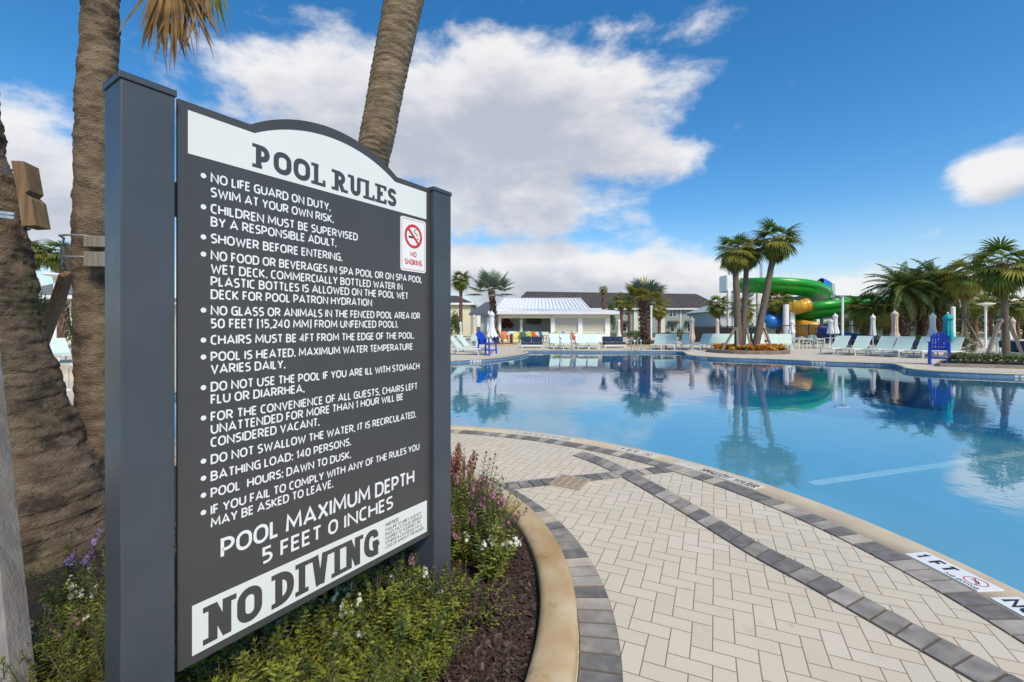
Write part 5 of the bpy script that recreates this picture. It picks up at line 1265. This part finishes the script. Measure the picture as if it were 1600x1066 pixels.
palm(1590, 50, 474, 'red', CROWN[0], 1.3, 'distant palm at the extreme right edge')
palm(44, 30, 392, 'boots', CROWN[2], 1.05, 'fan palm partly hidden by the thick leaning trunk on the left', dia=1.3)
palm(96, 31, 396, 'boots', CROWN[0], 1.15, 'fan palm with criss-cross trunk seen between the two left trunks', dia=1.45)
for i, (pa_, pb, pyb) in enumerate(((1541, 1563, 500), (1600, 1574, 498))):
    a = D(pa_, 510, 20.2); a.z = .1; b = D(pb, pyb, 20.55); t = thing('wood_brace', ('left', 'right')[i] + ' timber prop of the tall palm in the hedge planter', 'timber prop', a); mb = MB(); mb.bar((0, 0, 0), b - a, .12); mb.build('timber', lumber, t); mb = MB(); mb.bar((b - a) * .94, (b - a) * 1.02, .17); mb.build('cleat', lumber, t)
a = D(788, 510, 36.6); a.z = 0; b = D(776, 511, 37.9); t = thing('wood_brace', 'pale timber prop against the silver-green palm at the pool bar', 'timber prop', a); mb = MB(); mb.bar((0, 0, 0), b - a, .11); mb.build('timber', boot_l, t); mb = MB(); mb.bar((b - a) * .95, (b - a) * 1.03, .15); mb.build('cleat', lumber, t)

# ------------------------------------------------------------------ shrubs, hedges and trees
SH = [leaf_mass('shrub_foliage', s, 1500, 1, 1, 1, .085, [GB, GA, GC], 14) for s in (5, 6)]
TRC = [leaf_mass('tree_crown', s, 3800, 1, 1, 1, .055, [GA, GB, GC], 18) for s in (7, 8, 9)]
def shrub(px, Y, py_top, wpx, label, v=0, group=None, dep=None):
    top = D(px, py_top, Y); h = top.z; r = wpx / F * Y / 2; o = link('shrub', SH[v]); o.location = (top.x, Y, h / 2 + .02); o.scale = (r, dep or r, h / 2); o.rotation_euler = (0, 0, 0); return tag(o, label, 'shrub', group)
shrub(708, 40, 489, 26, 'dark rounded evergreen shrub at the right edge of the sign post', 1)
shrub(1508, 22.5, 527, 30, 'rounded green shrub behind the blue high chair on the right')
shrub(953, 60, 470, 22, 'dark clipped ball shrub by the ragged palm behind the pool bar', 1)
shrub(992, 44, 516, 34, 'low green shrub left of the stout silver palm', 0)
shrub(1042, 46, 518, 18, 'dark low shrub below the yellow-green palm', 1)
shrub(1062, 40, 512, 14, 'small spiky green shrub before the townhouse windows', 0)
shrub(1262, 33, 528, 30, 'dark shrub behind the two cafe tables', 1)
shrub(1376, 29, 525, 34, 'green shrub behind the right loungers beside the slim white umbrella', 0)
shrub(1440, 30, 524, 44, 'wide green shrub beneath the date palms', 1)
shrub(66, 32, 462, 22, 'dark green shrub under the left distant palms beside the leaning trunk', 1)
shrub(106, 33, 470, 16, 'lime green shrub behind the timber brace on the left', 0)
# clipped hedge in the front right planter
HX0, HX1 = 15.9, 24.5
mb = MB(); rn = random.Random(3)
def hedge_y(x): return max(15.2, 16.9 - (x - 15.9) * .45)
for i in range(16000):
    x = rn.uniform(HX0 + .35, HX1); y = hedge_y(x) + rn.uniform(.25, 1.7)
    if x < HX0 + .35 + (y - 16.9) * 1.0: continue
    z = .10 + .36 * (rn.random() ** .4) + .05 * noise.noise((x * 2, y * 2, 0)); p = Vector((x, y, z)); a = Vector((rn.gauss(0, 1), rn.gauss(0, 1), rn.gauss(0, 1))).normalized(); b = a.orthogonal().normalized(); s = rn.uniform(.03, .06)
    mb.poly([p - a * s, p + b * s * .5, p + a * s, p - b * s * .5], rn.choices((0, 1, 2), (3, 4, 2))[0])
t = tag(mb.build('hedge', [GA, GB, GC]), 'low clipped green hedge in the curbed planter at the right edge', 'hedge')
A = [(x, hedge_y(x)) for x in [HX0 + .5 * i for i in range(18)]]; mb = MB()
for i in range(17): mb.prism([A[i], A[i + 1], (A[i + 1][0], A[i + 1][1] + .14), (A[i][0], A[i][1] + .14)], -.02, .13)
mb.prism([(HX0, A[0][1] + .14), (HX0 + .14, A[0][1] + .14), (HX0 + 2.0, A[0][1] + 1.9), (HX0 + 1.86, A[0][1] + 1.9)], -.02, .13)
tag(mb.build('planter_curb', mat('grey_brown_curb', (.26, .22, .18), .85, .2, 4, bump=.3, bs=20)), 'straight grey-brown curb in front of the clipped hedge', 'curb')
mb = MB(); mb.prism([(HX0 + .1, A[0][1] + .14), (HX1 - .4, A[-1][1] + .14), (HX1, A[-1][1] + 2), (HX0 + 1.95, A[0][1] + 1.9)], -.02, .10); tag(mb.build('planter_soil', mulch_m), kind='structure')
# rounded shrub's curb, bar planter, stout palm planter
def oval_planter(px, Y, w, d, label):
    o = D(px, 510, Y); o.z = 0; t = thing('planter', label, 'planter', o); mb = MB(); n = 32
    for k in range(n):
        a, b = 2 * PI * k / n, 2 * PI * (k + 1) / n; P = lambda q, s: (w / 2 * s * math.cos(q), d / 2 * s * math.sin(q)); mb.prism([P(a, 1), P(b, 1), P(b, .92), P(a, .92)], -.02, .14)
    mb.build('curb', curb_m, t); mb = MB(); mb.prism([(w / 2 * .92 * math.cos(2 * PI * k / n), d / 2 * .92 * math.sin(2 * PI * k / n)) for k in range(n)], -.02, .09); mb.build('soil', mulch_m, t); return t
oval_planter(1510, 22.6, 1.5, 1.8, 'curbed bed round the rounded green shrub on the right')
oval_planter(784, 36.6, 2.6, 3.2, 'curbed mulch bed at the foot of the silver-green palm by the bar')
oval_planter(1005, 35.2, 4.6, 3.0, 'curbed bed of ground cover around the stout silver palm')
for k in range(9): shrub(985 + k * 5.2, 34.2 + .3 * (k % 2), 531 + (k % 3), 9, 'small ground-cover shrub round the stout silver palm', k % 2, 'ground-cover shrubs round the silver palm')
def tree(px, Y, py_top, wpx, label, v=0, trunk=.30):
    top = D(px, py_top, Y); h = top.z; r = wpx / F * Y / 2; zc = h * (trunk + (1 - trunk) / 2); t = thing('broadleaf_tree', label, 'tree', (top.x, Y, 0)); c = link('crown', TRC[v % 3], t); c.location = (0, 0, zc); c.scale = (r, r * .9, h * (1 - trunk) / 2 * 1.05); c.rotation_euler = (0, 0, v)
    mb = MB(); mb.tube([(0, 0, -.1), (.05, 0, h * .25), (-.05, .03, h * .55), (.1, 0, h * .8)], [.20, .15, .12, .04], 8)
    for k in range(5): a = k * 1.26; mb.tube([(0, 0, h * (.3 + .06 * k)), (r * .3 * math.cos(a), r * .3 * math.sin(a), h * (.5 + .05 * k)), (r * .6 * math.cos(a), r * .6 * math.sin(a), h * (.65 + .05 * k))], [.08, .05, .02], 6)
    mb.build('trunk', grey_bark, t, smooth=True)
trees = [(1318, 58, 490, 60, 'dark bushy tree behind the slide end tubes', .05), (1345, 62, 484, 50, 'bushy olive tree between slide and squat palms', .05), (1392, 60, 482, 64, 'dense green tree behind the beige umbrella', .05), (1432, 56, 486, 54, 'dense dark tree filling the gaps between date palm trunks', .02), (1480, 60, 478, 60, 'broad tree behind the teal umbrella', .05),
         (1518, 58, 484, 54, 'mid green tree behind the white lamp with flat top', .03), (1556, 62, 478, 60, 'dense tree behind the propped palm', .05), (1600, 54, 484, 70, 'dark tree at the extreme right edge above the far tables', .03), (1290, 60, 504, 50, 'low bushy tree under the middle green flume', 0), (1225, 62, 500, 60, 'low dark tree behind the lower blue tubes', 0)]
for i, (px, Y, py, w, lb, tr_) in enumerate(trees): tree(px, Y, py, w, lb, i, tr_)

# ------------------------------------------------------------------ deck furniture
sling = mat('mint_sling', (.56, .70, .60), .7, .05, 3); frame_w = mat('white_aluminium', (.72, .74, .70), .4, .03, 3)
navy = mat('navy_cushion', (.018, .040, .085), .8, .2, 4); white_cloth = mat('white_canvas', (.74, .74, .72), .8, .06, 4); beige_cloth = mat('beige_canvas', (.60, .46, .34), .85, .12, 4); pinkish = mat('faded_pink_canvas', (.66, .52, .44), .85, .10, 4); teal_cloth = mat('teal_canvas', (.012, .36, .36), .7, .1, 4)
def lounger():
    """foot toward -y, head toward +y"""
    t = thing('sun_lounger', 'x', 'lounger'); m = MB()
    for s in (-.32, .32):
        m.bar((s, -.95, .33), (s, .95, .33), .045, .05)
    for y in (-.93, .3, .93): m.bar((-.32, y, .33), (.32, y, .33), .04)
    m.build('frame', frame_w, t)
    for s in (-.32, .32):
        for y, dy in ((-.75, -.06), (.70, .06)): m = MB(); m.bar((s, y + dy, 0), (s, y, .33), .045); m.build('leg', frame_w, t)
    m = MB(); m.box(-.30, .30, -.93, .30, .352, .368); m.build('seat', sling, t)
    b = Vector((0, .32, .37)); d = Vector((0, math.cos(R(48)), math.sin(R(48)))); e = b + d * .82; m = MB(); M = Matrix.Translation(b) @ Matrix.Rotation(R(48), 4, 'X'); m.box(-.30, .30, 0, .82, -.008, .008, 0, M); bk = m.build('backrest', sling, t)
    m = MB()
    for s in (-.32, .32): m.bar((s, b.y, b.z - .01), (s, e.y, e.z), .035)
    m.bar((-.32, e.y, e.z), (.32, e.y, e.z), .035); m.bar((-.25, .75, .34), (-.25, e.y - .16, e.z - .2), .02); m.bar((.25, .75, .34), (.25, e.y - .16, e.z - .2), .02); m.build('back_frame', frame_w, bk)
    return t
LK = Kit(lounger()); LG = 'mint sun loungers round the pool'
def put_l(px, py, rz, label, dy=.7): p = G(px, py); LK.put((p.x, p.y, 0), rz, label, LG)
# left deck: heads to the left, foot to the right
LK.put(G(728, 554.5), R(75), 'near lounger of the two at the left edge beside the blue high chair', LG)
LK.put(G(738, 550.5), R(70), 'second lounger at the left edge, just behind the nearest one', LG)
for i, px in enumerate((869, 885, 909.5, 927)): LK.put((( px - 800) / F * 30.6, 30.6, 0), R(6 - 4 * i), ('first', 'second', 'third', 'fourth')[i] + ' lounger from the left in the row before the closed bar shutters', LG)
for i, px in enumerate((1029, 1047.5, 1073, 1096, 1118, 1133, 1146, 1170, 1193, 1209, 1228)):
    LK.put(((px - 800) / F * 29.6, 29.6 + (.5 if 3 < i < 9 else 0), 0), R(-26 + rpl.uniform(-3, 3)) if i != 3 else R(-50), ('first', 'second', 'third', 'fourth', 'fifth', 'sixth', 'seventh', 'eighth', 'ninth', 'tenth', 'last')[i] + ' lounger from the left in the long row behind the round palm planter', LG)
for i, (px, py) in enumerate(((1305, 553.5), (1338, 555), (1376, 556), (1404, 557.5), (1441, 559), (1480, 560))):
    LK.put(G(px, py), R(-62), ('leftmost', 'second', 'third', 'fourth', 'fifth', 'last')[i] + ' lounger from the left in the row facing the pool on the right deck', LG)
LK.put(G(97, 566), R(60), 'pale lounger seen between the two left palm trunks', LG)

def umbrella(name, label, px, py_top, py_base, cloth, w=.17, flare=.30, pole_len=.8, loose=0, group=None, base=True, Y=None):
    Y = Y or F * CH / (py_base - HOR); top = D(px, py_top, Y); h = top.z; t = thing(name, label, 'umbrella', (top.x, Y, 0), rpl.uniform(0, 6), group)
    m = MB(); m.tube([(0, 0, 0), (0, 0, h - .05)], .024, 8); m.build('pole', frame_w, t)
    m = MB(); n = 32; zb = pole_len; L = h - zb; K = 16; rows = []
    for i in range(K + 1):
        f = i / K; z = h - .06 - (L - .06) * f
        if f < .12: r = w * (.25 + .95 * f / .12)
        elif f < .18: r = w * .85
        elif f < .62: r = w * (.72 - .06 * math.sin((f - .18) / .44 * PI))
        else: r = w * .72 + (flare * .74 - w * .72) * ((f - .62) / .38) ** (1.1 if not loose else .6)
        if loose and f > .8: r *= 1 - (f - .8) * 3.2
        rows.append([(r * (1 + (.16 + .12 * f) * math.cos(8 * a + loose * f * 3)) * math.cos(a), r * (1 + (.16 + .12 * f) * math.cos(8 * a + loose * f * 3)) * math.sin(a), z + (.05 * math.cos(8 * a) * f * (1 + loose))) for a in [2 * PI * j / n for j in range(n)]])
    m.grid(rows, wrap=True); m.poly(rows[0]); cv = m.build('canopy', cloth, t, smooth=True)
    m = MB(); m.lathe([(w * .92, h - .25), (w * 1.0, h - .20), (w * .7, h - .1), (.03, h - .02)], 16); m.build('vent_cap', cloth, cv, smooth=True)
    m = MB(); m.lathe([(.03, h - .03), (.035, h), (.012, h + .04)], 8); m.build('finial', frame_w, t)
    if base: m = MB(); r0 = .30 if base is True else base; m.lathe([(r0, 0), (r0, .06), (.06, .09), (.05, .25), (.03, .25)], 18); m.build('base', mat('grey_base', (.45, .45, .44), .7) if 'grey_base' not in MATS else MATS['grey_base'], t)
    return t
U = 'closed_umbrella'
umbrella(U, 'closed white umbrella on a pole beside the left blue high chair', 768.5, 486.5, 555, white_cloth, .16, .34, .95)
umbrella(U, 'loosely wrapped beige-pink umbrella left of the blue high chair', 741, 492, 541, pinkish, .17, .30, .35, loose=1)
umbrella(U, 'small closed white umbrella in front of the dark evergreen shrub', 719.5, 503, 534, white_cloth, .14, .28, .5)
umbrella(U, 'closed white umbrella in front of the open bar', 814.5, 498, 533.5, white_cloth, .16, .32, .45)
umbrella(U, 'closed white umbrella beside the close pair of palms', 967, 499, 533, white_cloth, .16, .30, .4)
umbrella(U, 'blotchy beige umbrella among the loungers left of the round planter', 1081, 495.5, 548, pinkish, .17, .27, .45, loose=.4)
umbrella(U, 'faded beige umbrella below the dark fan palm', 1121, 498, 540, pinkish, .15, .28, .4)
umbrella(U, 'beige umbrella mostly hidden behind the three planter palms', 1150, 506, 540, pinkish, .15, .26, .4)
umbrella(U, 'beige umbrella showing behind the leaning planter palm', 1193, 503, 539, beige_cloth, .15, .28, .4)
umbrella(U, 'white umbrella over the cafe table beside the white column', 1237, 499.5, 545, white_cloth, .14, .25, 1.05, base=False)
umbrella(U, 'left white umbrella of the pair by the slide', 1297.5, 498.5, 544, white_cloth, .17, .26, 1.0, base=False)
umbrella(U, 'taller right white umbrella of the pair by the slide', 1305, 490, 544, white_cloth, .17, .28, 1.0, base=False)
umbrella(U, 'slim closed white umbrella behind the loungers on the right deck', 1364, 491.5, 549, white_cloth, .145, .18, .95)
umbrella(U, 'big loosely wrapped beige umbrella behind the right loungers', 1398, 485.5, 552, beige_cloth, .19, .42, .45, loose=1.2)
umbrella(U, 'closed white umbrella behind the right blue high chair', 1457.5, 489.5, 556, white_cloth, .15, .30, .9)
umbrella(U, 'closed teal umbrella standing beside the right blue high chair', 1481, 489.5, 571, teal_cloth, .165, .20, .95, base=.36)
umbrella(U, 'white umbrella half hidden by the propped palm', 1572, 491, 555, white_cloth, .14, .28, .8)
umbrella(U, 'beige umbrella right of the propped palm', 1582, 497, 552, beige_cloth, .14, .22, .8)

def adirondack(high=False):
    """front toward -y"""
    t = thing('high_deck_chair' if high else 'deck_chair', 'x', 'chair'); m0 = [mat('chair_paint', (.01, .05, .42), .45)]; hs = .66 if high else .36
    legs = []
    for x in (-.30, .30):
        for y in (-.30, .28):
            b = MB(); top = hs + .24 if y < 0 else hs + .22; b.bar((x * 1.06, y * (1.12 if high else 1), 0), (x, y, top), .09, .04); b.build('leg', m0, t)
    b = MB()
    for k in range(6): b.box(-.30, .30, -.32 + k * .10, -.325 + k * .10 + .09, hs - .02 - k * .012, hs + .005 - k * .012)
    b.build('seat', m0, t)
    b = MB(); hb = .72
    for k in range(7):
        x = (k - 3) * .088; hk = hb * (1 - .16 * abs((k - 3) / 3) ** 2); M = Matrix.Translation((x * 1.02, .25, hs - .06)) @ Matrix.Rotation(R(-18), 4, 'X'); b.box(-.038, .038, -.012, .012, 0, hk, 0, M)
    for z in (.18, .5): M = Matrix.Translation((0, .262 , hs - .06)) @ Matrix.Rotation(R(-18), 4, 'X'); b.box(-.30, .30, .013, .04, z, z + .06, 0, M)
    b.build('backrest', m0, t)
    for x in (-.34, .34): b = MB(); b.box(x - .065, x + .065, -.36, .30, hs + .23, hs + .255); b.build('armrest', m0, t)
    if high:
        b = MB(); b.bar((-.31, -.31, .26), (.31, -.31, .26), .07, .035); b.bar((-.31, .30, .26), (.31, .30, .26), .07, .035)
        for x in (-.31, .31): b.bar((x, -.31, .28), (x, .30, .28), .07, .035)
        b.build('stretcher', m0, t)
    return t
def recolour(t, m):
    for c in t.children_recursive:
        if c.type == 'MESH': c.data = c.data.copy(); c.data.materials.clear(); c.data.materials.append(m)
PA = {'blue': mat('cobalt_paint', (.008, .055, .52), .4, .06, 5), 'orange': mat('orange_paint', (.62, .14, .02), .5, .06, 5), 'lime': mat('lime_paint', (.34, .46, .05), .5, .06, 5), 'green': mat('green_paint', (.10, .27, .10), .5, .06, 5), 'teal': mat('teal_paint', (.02, .16, .28), .5, .06, 5), 'yellow': mat('yellow_paint', (.62, .52, .10), .5, .06, 5)}
hc = adirondack(True); HK = Kit(hc)
o = HK.put(G(761, 555), R(62), 'bright blue high chair on the left deck point, facing right', 'blue high chairs'); recolour(o, PA['blue'])
o.scale = (1.15, 1.05, .97)
o = HK.put(G(1467.5, 570), R(140), 'bright blue high chair seen from behind on the right shore', 'blue high chairs'); o.scale = (.88, .9, .98)
dc = adirondack(False); DK = Kit(dc)
for px, py, c, rz, lb in ((790, 534.5, 'orange', 20, 'orange deck chair at the left end of the open bar'), (806, 534.5, 'yellow', 10, 'yellow-green deck chair beside the left orange chair'), (819, 536, 'green', 160, 'green deck chair right of the white bar umbrella'), (828, 534, 'lime', 10, 'lime deck chair left of the second orange chair'),
                          (839, 535, 'orange', 50, 'orange deck chair beside the teal one in the open bar'), (851, 535, 'teal', 60, 'dark teal deck chair at the bar column'), (873, 537, 'lime', 30, 'lime deck chair before the first shutter'), (887, 534, 'blue', 70, 'cobalt deck chair before the first shutter'), (902, 537.5, 'orange', 65, 'low orange deck chair between the two shutters')):
    o = DK.put(G(px, py), R(rz), lb, 'coloured deck chairs at the bar', 1.05); recolour(o, PA[c])
def sofa():
    t = thing('outdoor_sofa', 'x', 'sofa'); m = MB(); m.box(-.75, .75, -.40, .40, .14, .22)
    for x in (-.70, .70):
        for y in (-.36, .36): m.box(x - .03, x + .03, y - .03, y + .03, 0, .14)
    m.build('frame', frame_w, t)
    for k in range(2): m = MB(); x = -.735 + k * .745; m.box(x, x + .725, -.40, .26, .225, .40); m.build('seat_cushion', navy, t, bevel=.04)
    for k in range(2): m = MB(); x = -.735 + k * .745; m.box(x, x + .725, .20, .40, .41, .78); m.build('back_cushion', navy, t, bevel=.05)
    return t
SK = Kit(sofa())
for px, Y, rz, lb in ((831, 31.8, 0, 'navy cushioned sofa in front of the open bar'), (959, 32.0, 4, 'navy cushioned sofa right of the shutter loungers'), (1332, 25.2, -30, 'navy sofa behind the second lounger on the right deck'), (1427, 25.0, -30, 'navy sofa behind the fourth lounger on the right deck'), (1597, 22.6, 90, 'navy sofa at the right edge beyond the hedge')):
    SK.put(((px - 800) / F * Y, Y, 0), R(rz), lb, 'navy outdoor sofas')
def table():
    t = thing('cafe_table', 'x', 'table'); m = MB(); m.lathe([(.50, .70), (.50, .73)], 24); m.build('tabletop', mat('blue_grey_top', (.40, .47, .55), .5), t)
    for a in range(4): q = a * PI / 2 + .78; m = MB(); m.bar((.38 * math.cos(q), .38 * math.sin(q), 0), (.34 * math.cos(q), .34 * math.sin(q), .70), .045); m.build('leg', frame_w, t)
    return t
TK = Kit(table())
def cafe_chair():
    t = thing('cafe_chair', 'x', 'chair'); m = MB(); m.box(-.24, .24, -.24, .24, .43, .46); m.build('seat', sling, t)
    for x in (-.23, .23):
        for y in (-.23, .23): m = MB(); m.bar((x, y * 1.1, 0), (x, y, .43 if y < 0 else .44), .035); m.build('leg', frame_w, t)
    m = MB(); m.box(-.23, .23, -.01, .01, 0, .42, 0, Matrix.Translation((0, .24, .48)) @ Matrix.Rotation(R(-12), 4, 'X')); m.build('backrest', sling, t)
    m = MB()
    for x in (-.25, .25): m.bar((x, -.23, .64), (x, .28, .66), .04); m.bar((x, -.23, .44), (x, -.23, .64), .03)
    m.build('arm_frame', frame_w, t); return t
CK = Kit(cafe_chair())
def cafe(px, py, lb, angs_):
    p = G(px, py); TK.put(p, 0, lb[0], 'cafe tables under the umbrellas')
    for a, l in zip(angs_, lb[1:]): CK.put(p + Vector((.78 * math.cos(R(a)), .78 * math.sin(R(a)), 0)), R(a - 90), l, 'white cafe chairs')
cafe(1238.5, 545, ('cafe table under the white umbrella by the column', 'cafe chair right of the column-side cafe table', 'cafe chair behind the column-side cafe table'), (-5, 100))
cafe(1298, 545, ('cafe table under the pair of white umbrellas', 'cafe chair left of the umbrella-pair cafe table', 'second cafe chair left of the umbrella-pair cafe table, further back'), (178, 130))
cafe(1577, 551, ('cafe table behind the propped palm at the right', 'cafe chair left of the right-hand cafe table', 'cafe chair right of the right-hand cafe table'), (190, -10))
cafe(739, 541.5, ('cafe table behind the left deck loungers', 'cafe chair in front of the left deck cafe table', 'cafe chair left of the left deck cafe table'), (-80, 180))
# pedestal sign at the bar bed
p = D(799, 510, 35.5); p.z = 0; t = thing('info_pedestal', 'dark brown post with a pale blue sloping panel by the bar bed', 'pedestal', p); m = MB(); m.box(-.11, .11, -.08, .08, 0, .95); m.build('post', mat('dark_brown_post', (.045, .03, .025), .6), t); m = MB(); m.box(-.2, .2, -.17, .17, -.03, .03, 0, Matrix.Translation((0, 0, 1.0)) @ Matrix.Rotation(R(30), 4, 'X')); m.build('panel', mat('pale_blue_panel', (.50, .72, .80), .3), t)
# pool ladders
def rails(px0, px1, Y, label):
    a, b = (px0 - 800) / F * Y, (px1 - 800) / F * Y; t = thing('pool_ladder', label, 'ladder', ((a + b) / 2, Y, 0))
    for x in (-(b - a) / 2, (b - a) / 2):
        m = MB(); m.tube([(x, .45, 0), (x, .45, .55), (x, .42, .72), (x, .30, .80), (x, .0, .80), (x, -.20, .74), (x, -.30, .5), (x, -.32, -.9)], .026, 8); m.build('rail', chrome, t, smooth=True)
    for k in range(3): m = MB(); m.box(-(b - a) / 2, (b - a) / 2, -.36, -.28, -.25 - .28 * k, -.22 - .28 * k); m.build('step', frame_w, t)
rails(876, 894, 28.35, 'steel pool ladder in front of the bar shutters')
rails(989.5, 999.5, 28.1, 'steel pool ladder right of the bar, by the stout silver palm')
# lamp posts
def lamp(px, Y, py, label, style=0):
    top = D(px, py, Y); h = top.z; t = thing('lamp_post', label, 'lamp post', (top.x, Y, 0)); m = MB(); m.tube([(0, 0, 0), (0, 0, h)], .07 if style != 3 else .12, 10); m.build('pole', white, t)
    m = MB(); m.lathe([(.14, 0), (.14, .03), (.08, .05)], 12); m.build('base', white, t)
    if style == 1: m = MB(); m.lathe([(.06, h - .12), (.50, h), (.50, h + .05), (.05, h + .12)], 20); m.build('lamp_head', white, t); m = MB(); m.lathe([(.10, h - .28), (.10, h - .12)], 10); m.build('lens', mat('frosted_lens', (.7, .68, .58), .4) if 'frosted_lens' not in MATS else MATS['frosted_lens'], t)
    elif style == 2: m = MB(); m.box(-.55, .35, -.15, .15, h, h + .09); m.build('lamp_head', white, t); m = MB(); m.box(-.5, .3, -.12, .12, h - .02, h); m.build('lens', glass, t)
    else: m = MB(); m.lathe([(.09, h), (.13, h + .05), (.09, h + .14), (.02, h + .16)], 10); m.build('lamp_head', white, t)
lamp(1017.5, 34.5, 481, 'white lamp post beside the stout silver palm', 0)
lamp(1316.5, 30.5, 462, 'tall white lamp post with flat head in front of the green flume', 2)
lamp(1489.5, 30, 483, 'thick short white lamp post right of the teal umbrella', 3)
lamp(1540, 32, 475.5, 'white lamp post with flat disc top left of the propped palm', 1)
lamp(86, 24, 430, 'white lamp post with disc top seen between the two left trunks', 1)
# fences
def fence(label, pxa, pxb, Y, h, solid):
    a, b = (pxa - 800) / F * Y, (pxb - 800) / F * Y; t = thing('pool_fence', label, 'fence', ((a + b) / 2, Y, 0)); w = (b - a) / 2; m = MB()
    m.box(-w, w, -.02, .02, h - .08, h); m.box(-w, w, -.02, .02, .12, .18); n = int(2 * w / .13)
    for i in range(n): x = -w + 2 * w * i / n; m.box(x - .011, x + .011, -.011, .011, .05, h)
    m.build('railing', rubber, t)
    for i in range(int(w) + 1): x = -w + 2 * w * i / max(1, int(w)); m = MB(); m.box(x - .04, x + .04, -.04, .04, 0, h + .08); m.build('post', rubber, t)
    if solid: m = MB(); m.box(-w, w, .04, .06, .1, h - .1); m.build('windscreen', mat('black_mesh', (.022, .024, .027), .8), t)
fence('black screened fence in front of the grey service building', 1084, 1190, 40, 1.5, True)
fence('black see-through railing in front of the slide', 1222, 1348, 39, 1.6, False)
# small spa and handrail at the left
p = G(88, 592); t = thing('spa_pool', 'small raised turquoise spa seen between the two left trunks', 'spa', (p.x, p.y + 1.2, 0)); m = MB(); m.lathe([(1.9, -.02), (1.9, .22), (1.55, .22), (1.55, .08)], 36); m.build('rim', coping_m, t)
m = MB(); m.lathe([(1.55, .05), (.02, .051)], 30); m.build('water', mat('turquoise_water', (.10, .36, .38), .05, spec=.8), t)
p = G(104, 612); t = thing('hand_rail', 'white curved handrail beside the small spa on the left', 'handrail', p); m = MB(); m.tube([(-.2, .25, 0), (-.2, .22, .35), (-.1, .15, .55), (.12, 0, .62), (.4, -.15, .55), (.9, -.4, .3), (1.2, -.5, .02)], .03, 8); m.build('rail', white, t, smooth=True); m = MB(); m.lathe([(.07, 0), (.07, .02)], 10, 0, (-.2, .25, 0)); m.build('flange', white, t)
# depth tiles on the far waterline
def wall_tile(px, py, txt, label, w=.5):
    p = G(px, py); i = min((i for i in range(NP)), key=lambda i: (loop[i] - Vector((p.x, p.y))).length); q = loop[i]; nn = NRM[i]; tn = Vector((-nn.y, nn.x)); tn = tn if tn.x > 0 else -tn
    fn = lambda s, z, l: (q.x + tn.x * (s - w / 2) - nn.x * (.004 + l), q.y + tn.y * (s - w / 2) - nn.y * (.004 + l), z)
    m = MB(); m.poly([fn(0, -.125, 0), fn(w, -.125, 0), fn(w, -.05, 0), fn(0, -.05, 0)]); o = tag(m.build('depth_marker_tile', tile_w), label, 'marker tile')
    m = MB(); put_text(m, layout(txt, .2), fn, w * .1, -.118, .062, w * .8, layer=.001); m.build('lettering', black_m, o)
wall_tile(1592, 584, '3 FT', 'white 3 FT tile on the waterline at the right edge')
wall_tile(742, 561, '3 FT', 'white 3 FT tile on the waterline below the left blue high chair', .6)
wall_tile(1095, 556.5, '3 FT', 'white 3 FT tile on the waterline left of the round planter', .6)
wall_tile(1284, 564, '3 FT', 'white 3 FT tile on the waterline right of the round planter', .5)
wall_tile(1410, 574, '3 FT', 'white 3 FT tile on the waterline at the bend near the right loungers', .5)
